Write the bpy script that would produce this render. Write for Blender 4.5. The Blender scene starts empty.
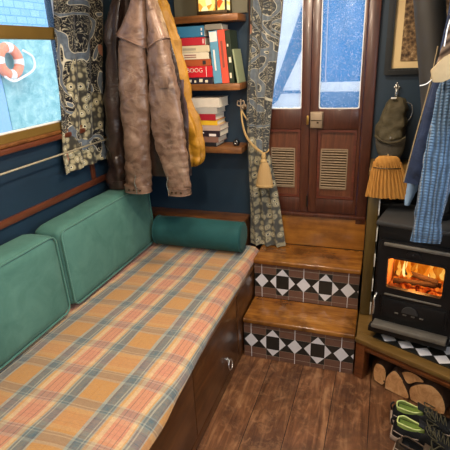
import bpy, bmesh, math, random
from mathutils import Vector, Matrix, noise
random.seed(7)
C = bpy.context.scene.collection
SC = bpy.context.scene
V = Vector
PI = math.pi

# ------------------------------------------------------------------ materials
def lin(c):
    if isinstance(c, str):
        c = c.lstrip('#'); c = [int(c[i:i+2], 16)/255 for i in (0, 2, 4)]
    return tuple((x/12.92 if x <= .04045 else ((x+.055)/1.055)**2.4) for x in c) + (1,)

class NT:
    def __init__(s, name):
        s.m = bpy.data.materials.new(name); s.m.use_nodes = True
        s.t = s.m.node_tree; s.t.nodes.clear()
        s.out = s.n('ShaderNodeOutputMaterial')
    def n(s, typ, **kw):
        nd = s.t.nodes.new(typ)
        for k, v in kw.items(): setattr(nd, k, v)
        return nd
    def l(s, a, b): s.t.links.new(a, b)
    def set(s, sock, v):
        if hasattr(v, 'is_linked') or isinstance(v, bpy.types.NodeSocket): s.l(v, sock)
        else: sock.default_value = v
    def math(s, op, a, b=0.0, c=None):
        nd = s.n('ShaderNodeMath', operation=op)
        s.set(nd.inputs[0], a); s.set(nd.inputs[1], b)
        if c is not None: s.set(nd.inputs[2], c)
        return nd.outputs[0]
    def mix(s, f, a, b, blend='MIX'):
        nd = s.n('ShaderNodeMix', data_type='RGBA', blend_type=blend)
        s.set(nd.inputs[0], f); s.set(nd.inputs[6], a); s.set(nd.inputs[7], b)
        return nd.outputs[2]
    def coord(s, scale=(1, 1, 1), rot=(0, 0, 0), loc=(0, 0, 0)):
        tc = s.n('ShaderNodeTexCoord'); mp = s.n('ShaderNodeMapping')
        s.l(tc.outputs['Object'], mp.inputs['Vector'])
        mp.inputs['Scale'].default_value = scale; mp.inputs['Rotation'].default_value = rot
        mp.inputs['Location'].default_value = loc
        return mp.outputs['Vector']
    def noise(s, vec, scale, detail=3, rough=.55, dist=0, col=False):
        nd = s.n('ShaderNodeTexNoise'); s.l(vec, nd.inputs['Vector'])
        nd.inputs['Scale'].default_value = scale; nd.inputs['Detail'].default_value = detail
        nd.inputs['Roughness'].default_value = rough; nd.inputs['Distortion'].default_value = dist
        return nd.outputs['Color' if col else 'Fac']
    def ramp(s, f, stops, interp='LINEAR'):
        nd = s.n('ShaderNodeValToRGB'); cr = nd.color_ramp; cr.interpolation = interp
        while len(cr.elements) < len(stops): cr.elements.new(.5)
        for e, (p, c) in zip(cr.elements, stops): e.position = p; e.color = lin(c)
        s.l(f, nd.inputs[0]); return nd.outputs[0]
    def bump(s, h, strength=.3, dist=.01):
        nd = s.n('ShaderNodeBump'); s.l(h, nd.inputs['Height'])
        nd.inputs['Strength'].default_value = strength; nd.inputs['Distance'].default_value = dist
        return nd.outputs[0]
    def bsdf(s, color, rough=.5, metal=0, normal=None, spec=.5, sheen=0, sheen_tint=None, emis=None, emis_s=0, coat=0, trans=0):
        b = s.n('ShaderNodeBsdfPrincipled')
        s.set(b.inputs['Base Color'], color); s.set(b.inputs['Roughness'], rough)
        s.set(b.inputs['Metallic'], metal); b.inputs['Specular IOR Level'].default_value = spec
        b.inputs['Sheen Weight'].default_value = sheen
        if sheen_tint: b.inputs['Sheen Tint'].default_value = lin(sheen_tint)
        b.inputs['Coat Weight'].default_value = coat; b.inputs['Coat Roughness'].default_value = .15
        if normal: s.l(normal, b.inputs['Normal'])
        if emis is not None:
            s.set(b.inputs['Emission Color'], emis); b.inputs['Emission Strength'].default_value = emis_s
        s.l(b.outputs[0], s.out.inputs[0]); return b

def plain(name, c, rough=.5, metal=0, var=.12, nscale=30, bump=.0, spec=.5, sheen=0, coat=0):
    m = NT(name); v = m.coord(); f = m.noise(v, nscale)
    col = lin(c); d = tuple(x*(1-var) for x in col[:3])+(1,); u = tuple(min(1, x*(1+var)) for x in col[:3])+(1,)
    c2 = m.mix(f, d, u)
    m.bsdf(c2, rough, metal, m.bump(f, bump, .004) if bump else None, spec, sheen, coat=coat)
    return m.m

def wood(name, stops, axis='y', scale=1.0, rough=.4, coat=0, spec=.5, bump=.12, wear=None):
    m = NT(name)
    sc = {'x': (1.6, 14, 14), 'y': (14, 1.6, 14), 'z': (14, 14, 1.6)}[axis]
    v = m.coord(tuple(k*scale for k in sc))
    f = m.noise(v, 1.5, 5, .62, 1.2)
    v2 = m.coord(tuple(k*scale*3 for k in sc)); g = m.noise(v2, 3, 2)
    h = m.math('ADD', m.math('MULTIPLY', f, .75), m.math('MULTIPLY', g, .25))
    col = m.ramp(h, stops)
    if wear:
        w = m.noise(m.coord(), 7, 4, .6)
        wf = m.ramp(w, [(.45, '#000000'), (.72, '#ffffff')])
        nd = m.n('ShaderNodeRGBToBW'); m.l(wf, nd.inputs[0])
        col = m.mix(m.math('MULTIPLY', nd.outputs[0], wear[1]), col, lin(wear[0]))
    m.bsdf(col, rough, 0, m.bump(h, bump, .003), spec, coat=coat)
    return m.m

M = {}
M['navy'] = plain('navy_wall_paint', '#172d3e', .5, var=.16, nscale=5, bump=.03)
M['navy_dark'] = plain('dark_navy_paint', '#15304a', .55, var=.12, nscale=5)
M['ceil'] = plain('cream_ceiling', '#d8cfbd', .7, var=.04)
M['grey_panel'] = plain('olive_grey_panel', '#6e6a57', .6, var=.1, nscale=6)
M['mahog'] = wood('mahogany', [(.25, '#24120c'), (.5, '#472418'), (.75, '#643a26')], 'z', 1.2, .38, .25)
M['mahog_p'] = wood('mahogany_panel', [(.25, '#3a2015'), (.5, '#5f3623'), (.75, '#7d4d33')], 'z', 1.2, .4, .2)
M['mahog_h'] = wood('mahogany_rail', [(.25, '#2f140d'), (.5, '#57281b'), (.75, '#713826')], 'x', 1.2, .38, .25)
M['pine_x'] = wood('varnished_pine', [(.24, '#45260d'), (.42, '#7f4e1f'), (.6, '#9c6829'), (.8, '#b98842')], 'x', .8, .26, .4, wear=('#351c0d', .9))
M['pine_back'] = wood('golden_pine', [(.24, '#4e2c10'), (.42, '#8d5a25'), (.6, '#a8702f'), (.8, '#be8a44')], 'x', .6, .28, .4, wear=('#4a2710', .6))
M['pine_dark'] = wood('pine_shelf', [(.2, '#42260f'), (.5, '#7d4e25'), (.8, '#a8733f')], 'x', 1, .38, .25, wear=('#2c170b', .6))
M['bench'] = wood('stained_bench_pine', [(.24, '#2a150a'), (.5, '#583418'), (.8, '#83552c')], 'y', .8, .30, .35, wear=('#241208', .7))
M['bench_x'] = wood('dark_ledge_pine', [(.24, '#2a150a'), (.5, '#5c3719'), (.8, '#8a5a2e')], 'x', .8, .32, .3, wear=('#241208', .7))
M['bench_edge'] = wood('bench_edge_pine', [(.2, '#5c3414'), (.5, '#8f5a2a'), (.8, '#b57f44')], 'y', 1, .32, .3)
M['trim'] = wood('red_brown_trim', [(.2, '#3c1c10'), (.5, '#5f311e'), (.8, '#77442a')], 'y', 1, .35, .3)
M['olive'] = wood('olive_gold_trim', [(.2, '#382c14'), (.5, '#51421e'), (.8, '#66552b')], 'z', .7, .38, .2)
M['olive_h'] = wood('olive_gold_edge', [(.2, '#4c3a1c'), (.5, '#6c5229'), (.8, '#8a6d3d')], 'x', .7, .32, .3)
M['brown_h'] = wood('brown_hearth_timber', [(.2, '#3a1c0d'), (.5, '#6a3a1a'), (.8, '#8a532a')], 'x', 1, .4, .1)
M['black'] = plain('black_cast_iron', '#17181a', .42, .3, var=.25, nscale=60, bump=.05)
M['black2'] = plain('stove_plate', '#3a3b3c', .5, .3, var=.15, nscale=25)
M['worn'] = plain('worn_grey_iron', '#6b675f', .45, .25, var=.35, nscale=18)
M['flue'] = plain('matt_flue_paint', '#3c3a37', .5, .25, var=.1, nscale=10)
M['pale_brass'] = plain('polished_brass', '#e6d9b8', .25, .7, var=.08)
M['brass'] = plain('aged_brass', '#b08d4e', .3, .9, var=.2, nscale=30)
M['brass_win'] = plain('window_brass', '#9a7a3c', .35, .6, var=.15, nscale=12)
M['pewter'] = plain('pewter', '#99866e', .45, .35, var=.25, nscale=60)
M['silver'] = plain('silver', '#c9c9c4', .25, .9, var=.1)
M['white'] = plain('white', '#e6e6e2', .45, var=.05)
M['tblack'] = plain('black_tile', '#20211f', .3, var=.2, nscale=40)
M['twhite'] = plain('white_tile', '#d8d8dc', .3, var=.06, nscale=40)
M['tbrown'] = plain('brown_tile', '#6a4c3e', .4, var=.2, nscale=40)
M['grout'] = plain('grout', '#9a9184', .7, var=.1)
M['dark'] = plain('dark_void', '#120d0a', .8)
M['fire_brick'] = plain('sooty_fire_brick', '#94694a', .9, var=.3, nscale=25)
M['char'] = plain('charred_log', '#2a1a12', .9, var=.4, nscale=40, bump=.3)
M['gold_yarn'] = plain('gold_cord', '#ad8f5c', .7, var=.25, nscale=120, bump=.3)
M['straw'] = None
M['tan'] = plain('tan_canvas', '#a89470', .8, var=.12, nscale=60, bump=.2)
M['cream_cloth'] = plain('cream_cloth', '#d9cca4', .85, var=.08, nscale=40)
M['paper'] = plain('book_pages', '#d8cdb6', .8, var=.1, nscale=80)
M['lime_edge'] = plain('pale_lime_edge', '#c9d88a', .7)
M['lime'] = plain('lime_lining', '#a3bd62', .8, var=.12, nscale=60, bump=.2)
M['sole'] = plain('shoe_sole_grey', '#a08e80', .7, var=.2, nscale=40)
M['shoe_black'] = plain('black_mesh_upper', '#1b1d20', .6, var=.4, nscale=90, bump=.3)
M['shoe_brown'] = plain('brown_suede_upper', '#4a3c2e', .8, var=.25, nscale=60, bump=.25)
M['lace'] = plain('mottled_lace', '#46432f', .8, var=.9, nscale=160)
M['hook'] = plain('dark_bronze', '#4a3c2c', .4, .8)
M['mat_cream'] = plain('cream_mount', '#d6bd8c', .7, var=.06, nscale=20)
M['frame_blk'] = plain('black_frame', '#1d2022', .35, .1, var=.15)

def velvet(name, a, b):
    m = NT(name); v = m.coord()
    f = m.noise(v, 7, 5, .6, .8); g = m.noise(v, 300, 2)
    col = m.mix(m.math('MULTIPLY_ADD', f, 1.6, -.3), lin(a), lin(b))
    m.bsdf(col, .75, 0, m.bump(g, .15, .002), .25, .22, '#8fb0a6'); return m.m
M['velvet'] = velvet('teal_velvet', '#335d54', '#547f73')
M['velvet_b'] = velvet('deep_teal_velvet', '#123c3d', '#1f5354')
M['piping'] = plain('teal_piping', '#3a6f62', .6, var=.1, sheen=.3)

def leather(name, a, b, c, rough=.4):
    m = NT(name); v = m.coord((1, 1, .7), rot=(0, .35, 0))
    f = m.noise(v, 9, 5, .65, 1.0); g = m.noise(m.coord(), 140, 3)
    rdg = m.math('ABSOLUTE', m.math('SUBTRACT', m.noise(m.coord((1.0, 1, 1.5), rot=(0, -.5, 0)), 13, 3, .55, .8), .5))
    wrinkle_hl = m.math('SUBTRACT', 1.0, m.math('MULTIPLY', rdg, 7.0)); wrinkle_hl = m.math('MAXIMUM', wrinkle_hl, 0.0)
    col = m.ramp(f, [(.28, a), (.52, b), (.75, c)])
    col = m.mix(m.math('MULTIPLY', wrinkle_hl, .28), col, lin(c))  # wrinkle highlights mixed into the colour along the ridges
    h = m.math('ADD', m.math('MULTIPLY', f, .7), m.math('MULTIPLY', g, .12)); h = m.math('ADD', h, m.math('MULTIPLY', wrinkle_hl, .3))
    m.bsdf(col, m.math('SUBTRACT', rough+.06, m.math('MULTIPLY', wrinkle_hl, .08)), 0, m.bump(h, .33, .010), .5); return m.m
M['leather'] = leather('brown_leather', '#3e2d23', '#6c5140', '#98806b', .38)
M['leather_tan'] = leather('tan_leather_yoke', '#50392c', '#7c5f4d', '#a58a76', .32)
M['leather_dark'] = leather('dark_leather', '#17100e', '#281c17', '#43322a', .3)
M['yellow'] = leather('mustard_waxed', '#75500a', '#97680f', '#b07f18', .55)
M['cap'] = leather('olive_cap_cotton', '#2e2919', '#413a25', '#544b31', .8)
M['cap_dark'] = leather('dark_cap_brim', '#211c13', '#302a1c', '#3d3626', .75)
M['navy_cloth'] = leather('navy_denim', '#111b30', '#1b2a48', '#273c62', .85)

# floor planks
def floor_mat():
    m = NT('oak_floor'); tc = m.coord()
    sep = m.n('ShaderNodeSeparateXYZ'); m.l(tc, sep.inputs[0])
    u = m.math('DIVIDE', m.math('ADD', sep.outputs[0], .015), .165)
    idx = m.math('FLOOR', u); fr = m.math('FRACT', u)
    gap = m.math('LESS_THAN', m.math('MINIMUM', fr, m.math('SUBTRACT', 1.0, fr)), .009)
    wn = m.n('ShaderNodeTexWhiteNoise', noise_dimensions='1D'); m.l(idx, wn.inputs['W'])
    # per-plank offset along the grain
    comb = m.n('ShaderNodeCombineXYZ')
    m.l(m.math('MULTIPLY', sep.outputs[0], 15), comb.inputs[0])
    m.l(m.math('ADD', m.math('MULTIPLY', sep.outputs[1], 2.0), m.math('MULTIPLY', wn.outputs['Value'], 37)), comb.inputs[1])
    f = m.noise(comb.outputs[0], 1.6, 5, .65, 1.0)
    col = m.ramp(f, [(.25, '#38200f'), (.5, '#6a452c'), (.75, '#99714e')])
    tone = m.math('MULTIPLY_ADD', wn.outputs['Value'], .3, .85)
    cc = m.n('ShaderNodeCombineColor')
    for i in range(3): m.l(tone, cc.inputs[i])
    col = m.mix(1.0, col, cc.outputs[0], 'MULTIPLY')
    pat = m.noise(tc, 5, 4, .65)
    nd = m.n('ShaderNodeRGBToBW'); m.l(m.ramp(pat, [(.48, '#000000'), (.62, '#ffffff')]), nd.inputs[0])
    col = m.mix(m.math('MULTIPLY', nd.outputs[0], .55), col, lin('#331a0e'))
    sc2 = m.noise(tc, 16, 5, .7, .8); nd3 = m.n('ShaderNodeRGBToBW'); m.l(m.ramp(sc2, [(.52, '#000000'), (.68, '#ffffff')]), nd3.inputs[0])
    col = m.mix(m.math('MULTIPLY', nd3.outputs[0], .45), col, lin('#9a7250'))
    col = m.mix(gap, col, lin('#180b06'))
    r = m.math('MULTIPLY_ADD', pat, .35, .2)
    h = m.math('SUBTRACT', m.math('MULTIPLY', f, .3), gap)
    m.bsdf(col, r, 0, m.bump(h, .35, .004), .5); return m.m
M['floor'] = floor_mat()

# tartan throw
def tartan():
    m = NT('tartan_wool'); tc = m.coord()
    wob = m.noise(m.coord((1, .6, 1)), 3.0, 2)
    sep = m.n('ShaderNodeSeparateXYZ'); m.l(tc, sep.inputs[0])
    wv = m.math('MULTIPLY_ADD', wob, .05, -.025)
    x = m.math('ADD', m.math('SUBTRACT', sep.outputs[0], m.math('MULTIPLY', sep.outputs[1], .055)), wv)
    # unroll the front drop so the weave runs down it
    x = m.math('SUBTRACT', x, m.math('MINIMUM', m.math('SUBTRACT', sep.outputs[2], .0), 0.0))
    y = m.math('ADD', sep.outputs[1], m.math('MULTIPLY', wv, .6))
    def band(coord, period, off, st, interp='CONSTANT'):
        u = m.math('FRACT', m.math('DIVIDE', m.math('SUBTRACT', coord, off), period)); return m.ramp(u, st, interp)
    BL, BD, BG, OR, PK, CR, LN = '#2f5a6a', '#2a4a5e', '#84928c', '#ab7a3e', '#bb7a62', '#c2a882', '#57424a'
    warp = [(0, BG), (.025, BD), (.05, BL), (.115, BG), (.13, BL), (.15, BG), (.165, '#b98d56'), (.20, CR), (.255, PK), (.30, LN), (.307, PK), (.36, LN), (.367, PK), (.42, LN), (.427, PK), (.455, CR), (.50, '#b98d56'), (.515, BG),
            (.53, BL), (.55, BG), (.565, BL), (.63, BD), (.655, BG), (.675, OR), (.80, '#a8702f'), (.806, OR), (.985, BG)]
    a = band(x, .306, -.425, warp)
    weft = [(0, BG), (.025, BD), (.05, BL), (.115, BG), (.13, BL), (.15, BG), (.165, OR), (.20, CR), (.255, PK), (.30, LN), (.307, PK), (.36, LN), (.367, PK), (.427, LN), (.434, PK), (.455, CR), (.515, BG),
            (.53, BL), (.55, BG), (.565, BL), (.63, BD), (.655, BG), (.675, OR), (.985, BG)]
    b = band(y, .288, .010, weft)
    mk = band(y, .288, .010, [(0, '#999999'), (.165, '#666666'), (.515, '#999999'), (.675, '#505050'), (.985, '#888888')])
    ndm = m.n('ShaderNodeRGBToBW'); m.l(mk, ndm.inputs[0])
    col = m.mix(m.math('MULTIPLY_ADD', ndm.outputs[0], 1.25, .02), a, b)
    tw = m.noise(tc, 320, 2); big = m.noise(tc, 60, 2); gr = m.noise(tc, 140, 3, .7); ndg = m.n('ShaderNodeRGBToBW'); m.l(m.ramp(gr, [(.35, '#000000'), (.7, '#ffffff')]), ndg.inputs[0])
    col = m.mix(m.math('MULTIPLY', ndg.outputs[0], .4), col, lin('#7d6850')); col = m.mix(m.math('MULTIPLY', big, .2), col, lin('#c9a678'))
    m.bsdf(col, .9, 0, m.bump(tw, .5, .002), .15, .25); return m.m
M['tartan'] = tartan()

# printed curtain cloth: dark ground, pale scrolls, fields of ringed dots, coral flecks
def curtain(name, ax, zmid, tone=False):
    m = NT(name); tc = m.coord()
    sep = m.n('ShaderNodeSeparateXYZ'); m.l(tc, sep.inputs[0])
    cb = m.n('ShaderNodeCombineXYZ')
    m.l(sep.outputs[0 if ax == 'x' else 1], cb.inputs[0]); m.l(sep.outputs[2], cb.inputs[1])
    v = cb.outputs[0]
    vo = m.n('ShaderNodeTexVoronoi'); m.l(v, vo.inputs['Vector']); vo.inputs['Scale'].default_value = 30; vo.inputs['Randomness'].default_value = .6
    dots = m.ramp(vo.outputs['Distance'], [(0, '#17181a'), (.15, '#17181a'), (.18, '#cfc8ac'), (.27, '#c6bd9c'), (.30, '#56523f'), (.34, '#a89f7e'), (.50, '#988f70'), (.56, '#5f5a48'), (.66, '#35332c')])
    sc = m.noise(v, 3.6, 1.2, .4, 1.6)
    w = m.math('FRACT', m.math('MULTIPLY', sc, 5.5))
    fine = m.noise(v, 40, 2, .5, 1.0)
    lf = m.mix(fine, lin('#343c45'), lin('#737d86'))
    squig = m.math('FRACT', m.math('MULTIPLY', m.noise(v, 16, 2, .5, 2.0), 6.0))
    sq = m.ramp(squig, [(0, '#121317'), (.70, '#17181c'), (.75, '#a89f84'), (.92, '#8a8470'), (.96, '#141519')])
    nda = m.n('ShaderNodeRGBToBW'); m.l(m.ramp(w, [(0, '#000000'), (.51, '#000000'), (.53, '#ffffff'), (.9, '#ffffff'), (.92, '#000000')]), nda.inputs[0])
    ndb = m.n('ShaderNodeRGBToBW'); m.l(m.ramp(w, [(0, '#000000'), (.48, '#000000'), (.49, '#ffffff'), (.52, '#ffffff'), (.53, '#000000'), (.89, '#000000'), (.90, '#ffffff'), (.93, '#ffffff'), (.94, '#000000')]), ndb.inputs[0])
    leaf = m.mix(nda.outputs[0], sq, lf); leaf = m.mix(ndb.outputs[0], leaf, lin('#c3bca4'))
    mk = m.math('ADD', m.noise(v, 3.2, 1, .4, .5), m.math('MULTIPLY', m.math('SUBTRACT', zmid, sep.outputs[2]), .45))
    nd = m.n('ShaderNodeRGBToBW'); m.l(m.ramp(mk, [(.49, '#000000'), (.5, '#ffffff')], 'CONSTANT'), nd.inputs[0])
    col = m.mix(nd.outputs[0], leaf, dots)
    fl = m.noise(v, 6, 1, .4, .3)
    nd2 = m.n('ShaderNodeRGBToBW'); m.l(m.ramp(fl, [(.0, '#000000'), (.70, '#ffffff')], 'CONSTANT'), nd2.inputs[0])
    col = m.mix(nd2.outputs[0], col, lin('#b07a5e'))
    if tone: col = m.mix(.25, col, lin('#6f7474'))
    weave = m.noise(tc, 260, 2)
    m.bsdf(col, .85, 0, m.bump(weave, .25, .002), .2, .15); return m.m
M['curt_y'] = curtain('printed_curtain_side', 'y', .34)
M['curt_x'] = curtain('printed_curtain_door', 'x', .45, True)

# knit
def knit():
    m = NT('blue_cable_knit'); tc = m.coord()
    w = m.n('ShaderNodeTexWave'); w.bands_direction = 'X'; m.l(m.coord((1, .6, .12)), w.inputs['Vector'])
    w.inputs['Scale'].default_value = 19; w.inputs['Distortion'].default_value = 3.5; w.inputs['Detail'].default_value = 1
    w.inputs['Detail Scale'].default_value = 3
    g = m.n('ShaderNodeTexWave'); g.bands_direction = 'Z'; m.l(m.coord(), g.inputs['Vector']); g.inputs['Scale'].default_value = 30
    g.inputs['Distortion'].default_value = 3
    h = m.math('MULTIPLY', w.outputs['Fac'], m.math('MULTIPLY_ADD', g.outputs['Fac'], .5, .5))
    h = m.math('ADD', m.math('MULTIPLY', h, .75), m.math('MULTIPLY', m.noise(tc, 60, 3), .35))
    col = m.ramp(h, [(.08, '#28333f'), (.25, '#40566d'), (.55, '#527293'), (.9, '#6787a8')])
    m.bsdf(col, .9, 0, m.bump(h, .9, .01), .15, .3); return m.m
M['knit'] = knit()
def stripes(name, a, b, ax, k, ang=(0, 0, 0)):
    m = NT(name); w = m.n('ShaderNodeTexWave'); w.bands_direction = ax; m.l(m.coord(rot=ang), w.inputs['Vector'])
    w.inputs['Scale'].default_value = k; w.inputs['Distortion'].default_value = .6
    col = m.mix(w.outputs['Fac'], lin(a), lin(b)); m.bsdf(col, .85, 0, m.bump(w.outputs['Fac'], .4, .004), .2); return m.m
M['stripe'] = stripes('brown_striped_wool', '#3c3028', '#7d6b5a', 'Z', 14, (0, .6, 0))
M['straw'] = stripes('broom_straw', '#8a5a22', '#d09a50', 'X', 60)
M['tassel'] = stripes('gold_fringe', '#9a7a4c', '#c4a676', 'X', 55)

# end grain
def endgrain():
    m = NT('log_end_grain'); tc = m.coord()
    f = m.noise(tc, 14, 5, .7, 1.5)
    col = m.ramp(f, [(.25, '#a06c40'), (.5, '#cf9c68'), (.75, '#e6bd8e')])
    g = m.noise(m.coord((1, 1, 5)), 50, 2)
    m.bsdf(col, .85, 0, m.bump(g, .3, .004), .2); return m.m
M['endgrain'] = endgrain()
M['bark'] = plain('log_bark', '#3d2618', .9, var=.4, nscale=35, bump=.6)

# relief picture
def relief():
    m = NT('carved_relief_print'); v = m.coord()
    vo = m.n('ShaderNodeTexVoronoi'); m.l(v, vo.inputs['Vector']); vo.inputs['Scale'].default_value = 55
    f = m.noise(v, 60, 4, .7, 1.5)
    h = m.math('ADD', m.math('MULTIPLY', vo.outputs['Distance'], .5), m.math('MULTIPLY', f, .6))
    col = m.ramp(h, [(.3, '#2c2015'), (.5, '#5c4730'), (.68, '#8c7250'), (.8, '#b8a07a')])
    m.bsdf(col, .6, 0, m.bump(h, .6, .004), .3); return m.m
M['relief'] = relief()

# glass: clear pane, and weather-beaten pane with droplets and limescale flecks
def pane_mat(name, flecks, haze):
    m = NT(name); v = m.coord()
    tr = m.n('ShaderNodeBsdfTransparent'); gl = m.n('ShaderNodeBsdfGlossy'); gl.inputs['Roughness'].default_value = .05
    fr = m.n('ShaderNodeFresnel'); fr.inputs['IOR'].default_value = 1.2
    mx = m.n('ShaderNodeMixShader'); m.l(fr.outputs[0], mx.inputs[0]); m.l(tr.outputs[0], mx.inputs[1]); m.l(gl.outputs[0], mx.inputs[2])
    di = m.n('ShaderNodeBsdfTranslucent'); di.inputs[0].default_value = lin('#e8f0fa')
    vo = m.n('ShaderNodeTexVoronoi'); m.l(v, vo.inputs['Vector']); vo.inputs['Scale'].default_value = 110
    sp = m.math('LESS_THAN', vo.outputs['Distance'], .24)
    big = m.noise(v, 9, 3)
    sp = m.math('MULTIPLY', sp, m.math('GREATER_THAN', m.noise(v, 30, 2), .45))
    fac = m.math('ADD', m.math('MULTIPLY', sp, flecks), m.math('MULTIPLY', big, haze))
    mx2 = m.n('ShaderNodeMixShader'); m.l(fac, mx2.inputs[0]); m.l(mx.outputs[0], mx2.inputs[1]); m.l(di.outputs[0], mx2.inputs[2])
    m.l(mx2.outputs[0], m.out.inputs[0]); return m.m
M['pane_clear'] = pane_mat('clear_pane', .12, .06)
M['pane_wet'] = pane_mat('spotted_pane', .6, .3)
def stove_glass():
    m = NT('stove_glass')
    tr = m.n('ShaderNodeBsdfTransparent'); tr.inputs[0].default_value = (.95, .9, .85, 1)
    gl = m.n('ShaderNodeBsdfGlossy'); gl.inputs['Roughness'].default_value = .08
    fr = m.n('ShaderNodeFresnel'); fr.inputs['IOR'].default_value = 1.25
    mx = m.n('ShaderNodeMixShader'); m.l(fr.outputs[0], mx.inputs[0]); m.l(tr.outputs[0], mx.inputs[1]); m.l(gl.outputs[0], mx.inputs[2])
    m.l(mx.outputs[0], m.out.inputs[0]); return m.m
M['stove_glass'] = stove_glass()
def flame(name, stops, s):
    m = NT(name); f = m.noise(m.coord((1, 1, .4)), 22, 3, .6, 1)
    col = m.ramp(f, stops); e = m.n('ShaderNodeEmission'); m.l(col, e.inputs[0]); e.inputs[1].default_value = s
    m.l(e.outputs[0], m.out.inputs[0]); return m.m
M['flame'] = flame('flame_orange', [(.3, '#f06a10'), (.5, '#ff9a2a'), (.7, '#ffcf66')], 1.1)
M['flame_deep'] = flame('flame_deep_orange', [(.3, '#a8400a'), (.5, '#e0700f'), (.7, '#f59a30')], .85)
M['flame_hot'] = flame('flame_core', [(.3, '#ffbe4a'), (.6, '#ffe69a'), (.8, '#fff6d0')], 1.6)
M['ember'] = flame('glowing_embers', [(.38, '#2a0a04'), (.5, '#c23a0a'), (.62, '#ff8a2a')], 1.0)
def lantern_glass():
    m = NT('stained_lantern_glass'); v = m.coord((1, 0, 1))
    br = m.n('ShaderNodeTexVoronoi'); m.l(v, br.inputs['Vector']); br.inputs['Scale'].default_value = 38
    sp = m.n('ShaderNodeSeparateColor'); m.l(br.outputs['Color'], sp.inputs[0])
    col = m.ramp(sp.outputs[0], [(0, '#ffe27a'), (.35, '#fff0b0'), (.6, '#f5a03a'), (.78, '#e2602a'), (.86, '#ffd860')], 'CONSTANT')
    e = m.n('ShaderNodeEmission'); m.l(col, e.inputs[0]); e.inputs[1].default_value = 1.3
    m.l(e.outputs[0], m.out.inputs[0]); return m.m
M['lantern'] = lantern_glass()

# outside
def brick_out():
    m = NT('quay_blocks'); v = m.coord(rot=(0, PI/2, 0))
    tc = m.coord(); sep = m.n('ShaderNodeSeparateXYZ'); m.l(tc, sep.inputs[0]); cb = m.n('ShaderNodeCombineXYZ')
    m.l(sep.outputs[1], cb.inputs[0]); m.l(sep.outputs[2], cb.inputs[1])
    b = m.n('ShaderNodeTexBrick'); m.l(cb.outputs[0], b.inputs['Vector']); b.inputs['Scale'].default_value = 3.2
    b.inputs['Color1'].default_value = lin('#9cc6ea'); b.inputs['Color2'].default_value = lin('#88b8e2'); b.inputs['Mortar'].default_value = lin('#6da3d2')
    b.inputs['Mortar Size'].default_value = .02
    m.bsdf(b.outputs[0], .8); return m.m
M['quay'] = brick_out()
def boat_side():
    m = NT('mottled_teal_paint'); v = m.coord((1, 1, 1.2)); f = m.noise(v, 11, 6, .75, .6)  # mottling puts the water's ripple reflections into the teal colour
    col = m.ramp(f, [(.3, '#5c9aa0'), (.5, '#82b5b8'), (.7, '#aed2cf')]); m.bsdf(col, .5); return m.m
M['teal_side'] = boat_side()
M['blue_side'] = plain('light_blue_paint', '#82b0de', .4, var=.06, nscale=4)
M['ring_o'] = plain('lifebuoy_orange', '#f0906a', .6)
M['ring_w'] = plain('lifebuoy_white', '#f4efe8', .6)
def tarp(name, c, t):
    m = NT(name); v = m.coord(); f = m.noise(v, 5, 4, .6, .6)
    col = m.mix(f, tuple(x*.8 for x in lin(c)[:3])+(1,), tuple(min(1, x*1.2) for x in lin(c)[:3])+(1,))
    d = m.n('ShaderNodeBsdfDiffuse'); m.l(col, d.inputs[0]); tr = m.n('ShaderNodeBsdfTranslucent'); m.l(col, tr.inputs[0])
    mx = m.n('ShaderNodeMixShader'); mx.inputs[0].default_value = t; m.l(d.outputs[0], mx.inputs[1]); m.l(tr.outputs[0], mx.inputs[2])
    m.l(mx.outputs[0], m.out.inputs[0]); return m.m
M['tarp'] = tarp('blue_canvas', '#3aa0cc', .75)
M['tarp2'] = tarp('deep_blue_canvas', '#5a9cc0', .75)
M['tarp_w'] = tarp('white_canvas', '#f2f6fa', .6)
def lamp_mat():
    m = NT('lamp_glow'); e = m.n('ShaderNodeEmission'); e.inputs[0].default_value = lin('#ffe6c0'); e.inputs[1].default_value = 6
    m.l(e.outputs[0], m.out.inputs[0]); return m.m
M['lampglow'] = lamp_mat()

# ------------------------------------------------------------------ objects
def base_of(o):
    p = V((0, 0, 0))
    while o is not None:
        p = p + o.location; o = o.parent
    return p
def obj(name, bm, mats, parent=None, smooth=True, sharp=35, loc=None):
    """bm is in world coordinates; origin goes to the parent's base (or bottom centre)."""
    if isinstance(mats, str): mats = [mats]
    if parent is not None: b = base_of(parent)
    elif loc is not None: b = V(loc)
    else:
        xs = [v.co for v in bm.verts]
        b = V(((min(v.x for v in xs)+max(v.x for v in xs))/2, (min(v.y for v in xs)+max(v.y for v in xs))/2, min(v.z for v in xs)))
    bmesh.ops.translate(bm, verts=bm.verts, vec=-b)
    bmesh.ops.recalc_face_normals(bm, faces=bm.faces)
    me = bpy.data.meshes.new(name); bm.to_mesh(me); bm.free()
    for k in mats: me.materials.append(M[k])
    if smooth:
        for p in me.polygons: p.use_smooth = True
        me.set_sharp_from_angle(angle=math.radians(sharp))
    o = bpy.data.objects.new(name, me); C.objects.link(o)
    if parent is not None: o.parent = parent
    else: o.location = b
    return o
def tag(o, label, cat, group=None):
    o['label'] = label; o['category'] = cat
    if group: o['group'] = group
    return o
def thing(name, loc, label, cat, group=None):
    o = bpy.data.objects.new(name, None); C.objects.link(o); o.location = loc; o.empty_display_size = .05
    return tag(o, label, cat, group)
def struct(o): o['kind'] = 'structure'; return o
def B(): return bmesh.new()

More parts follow.
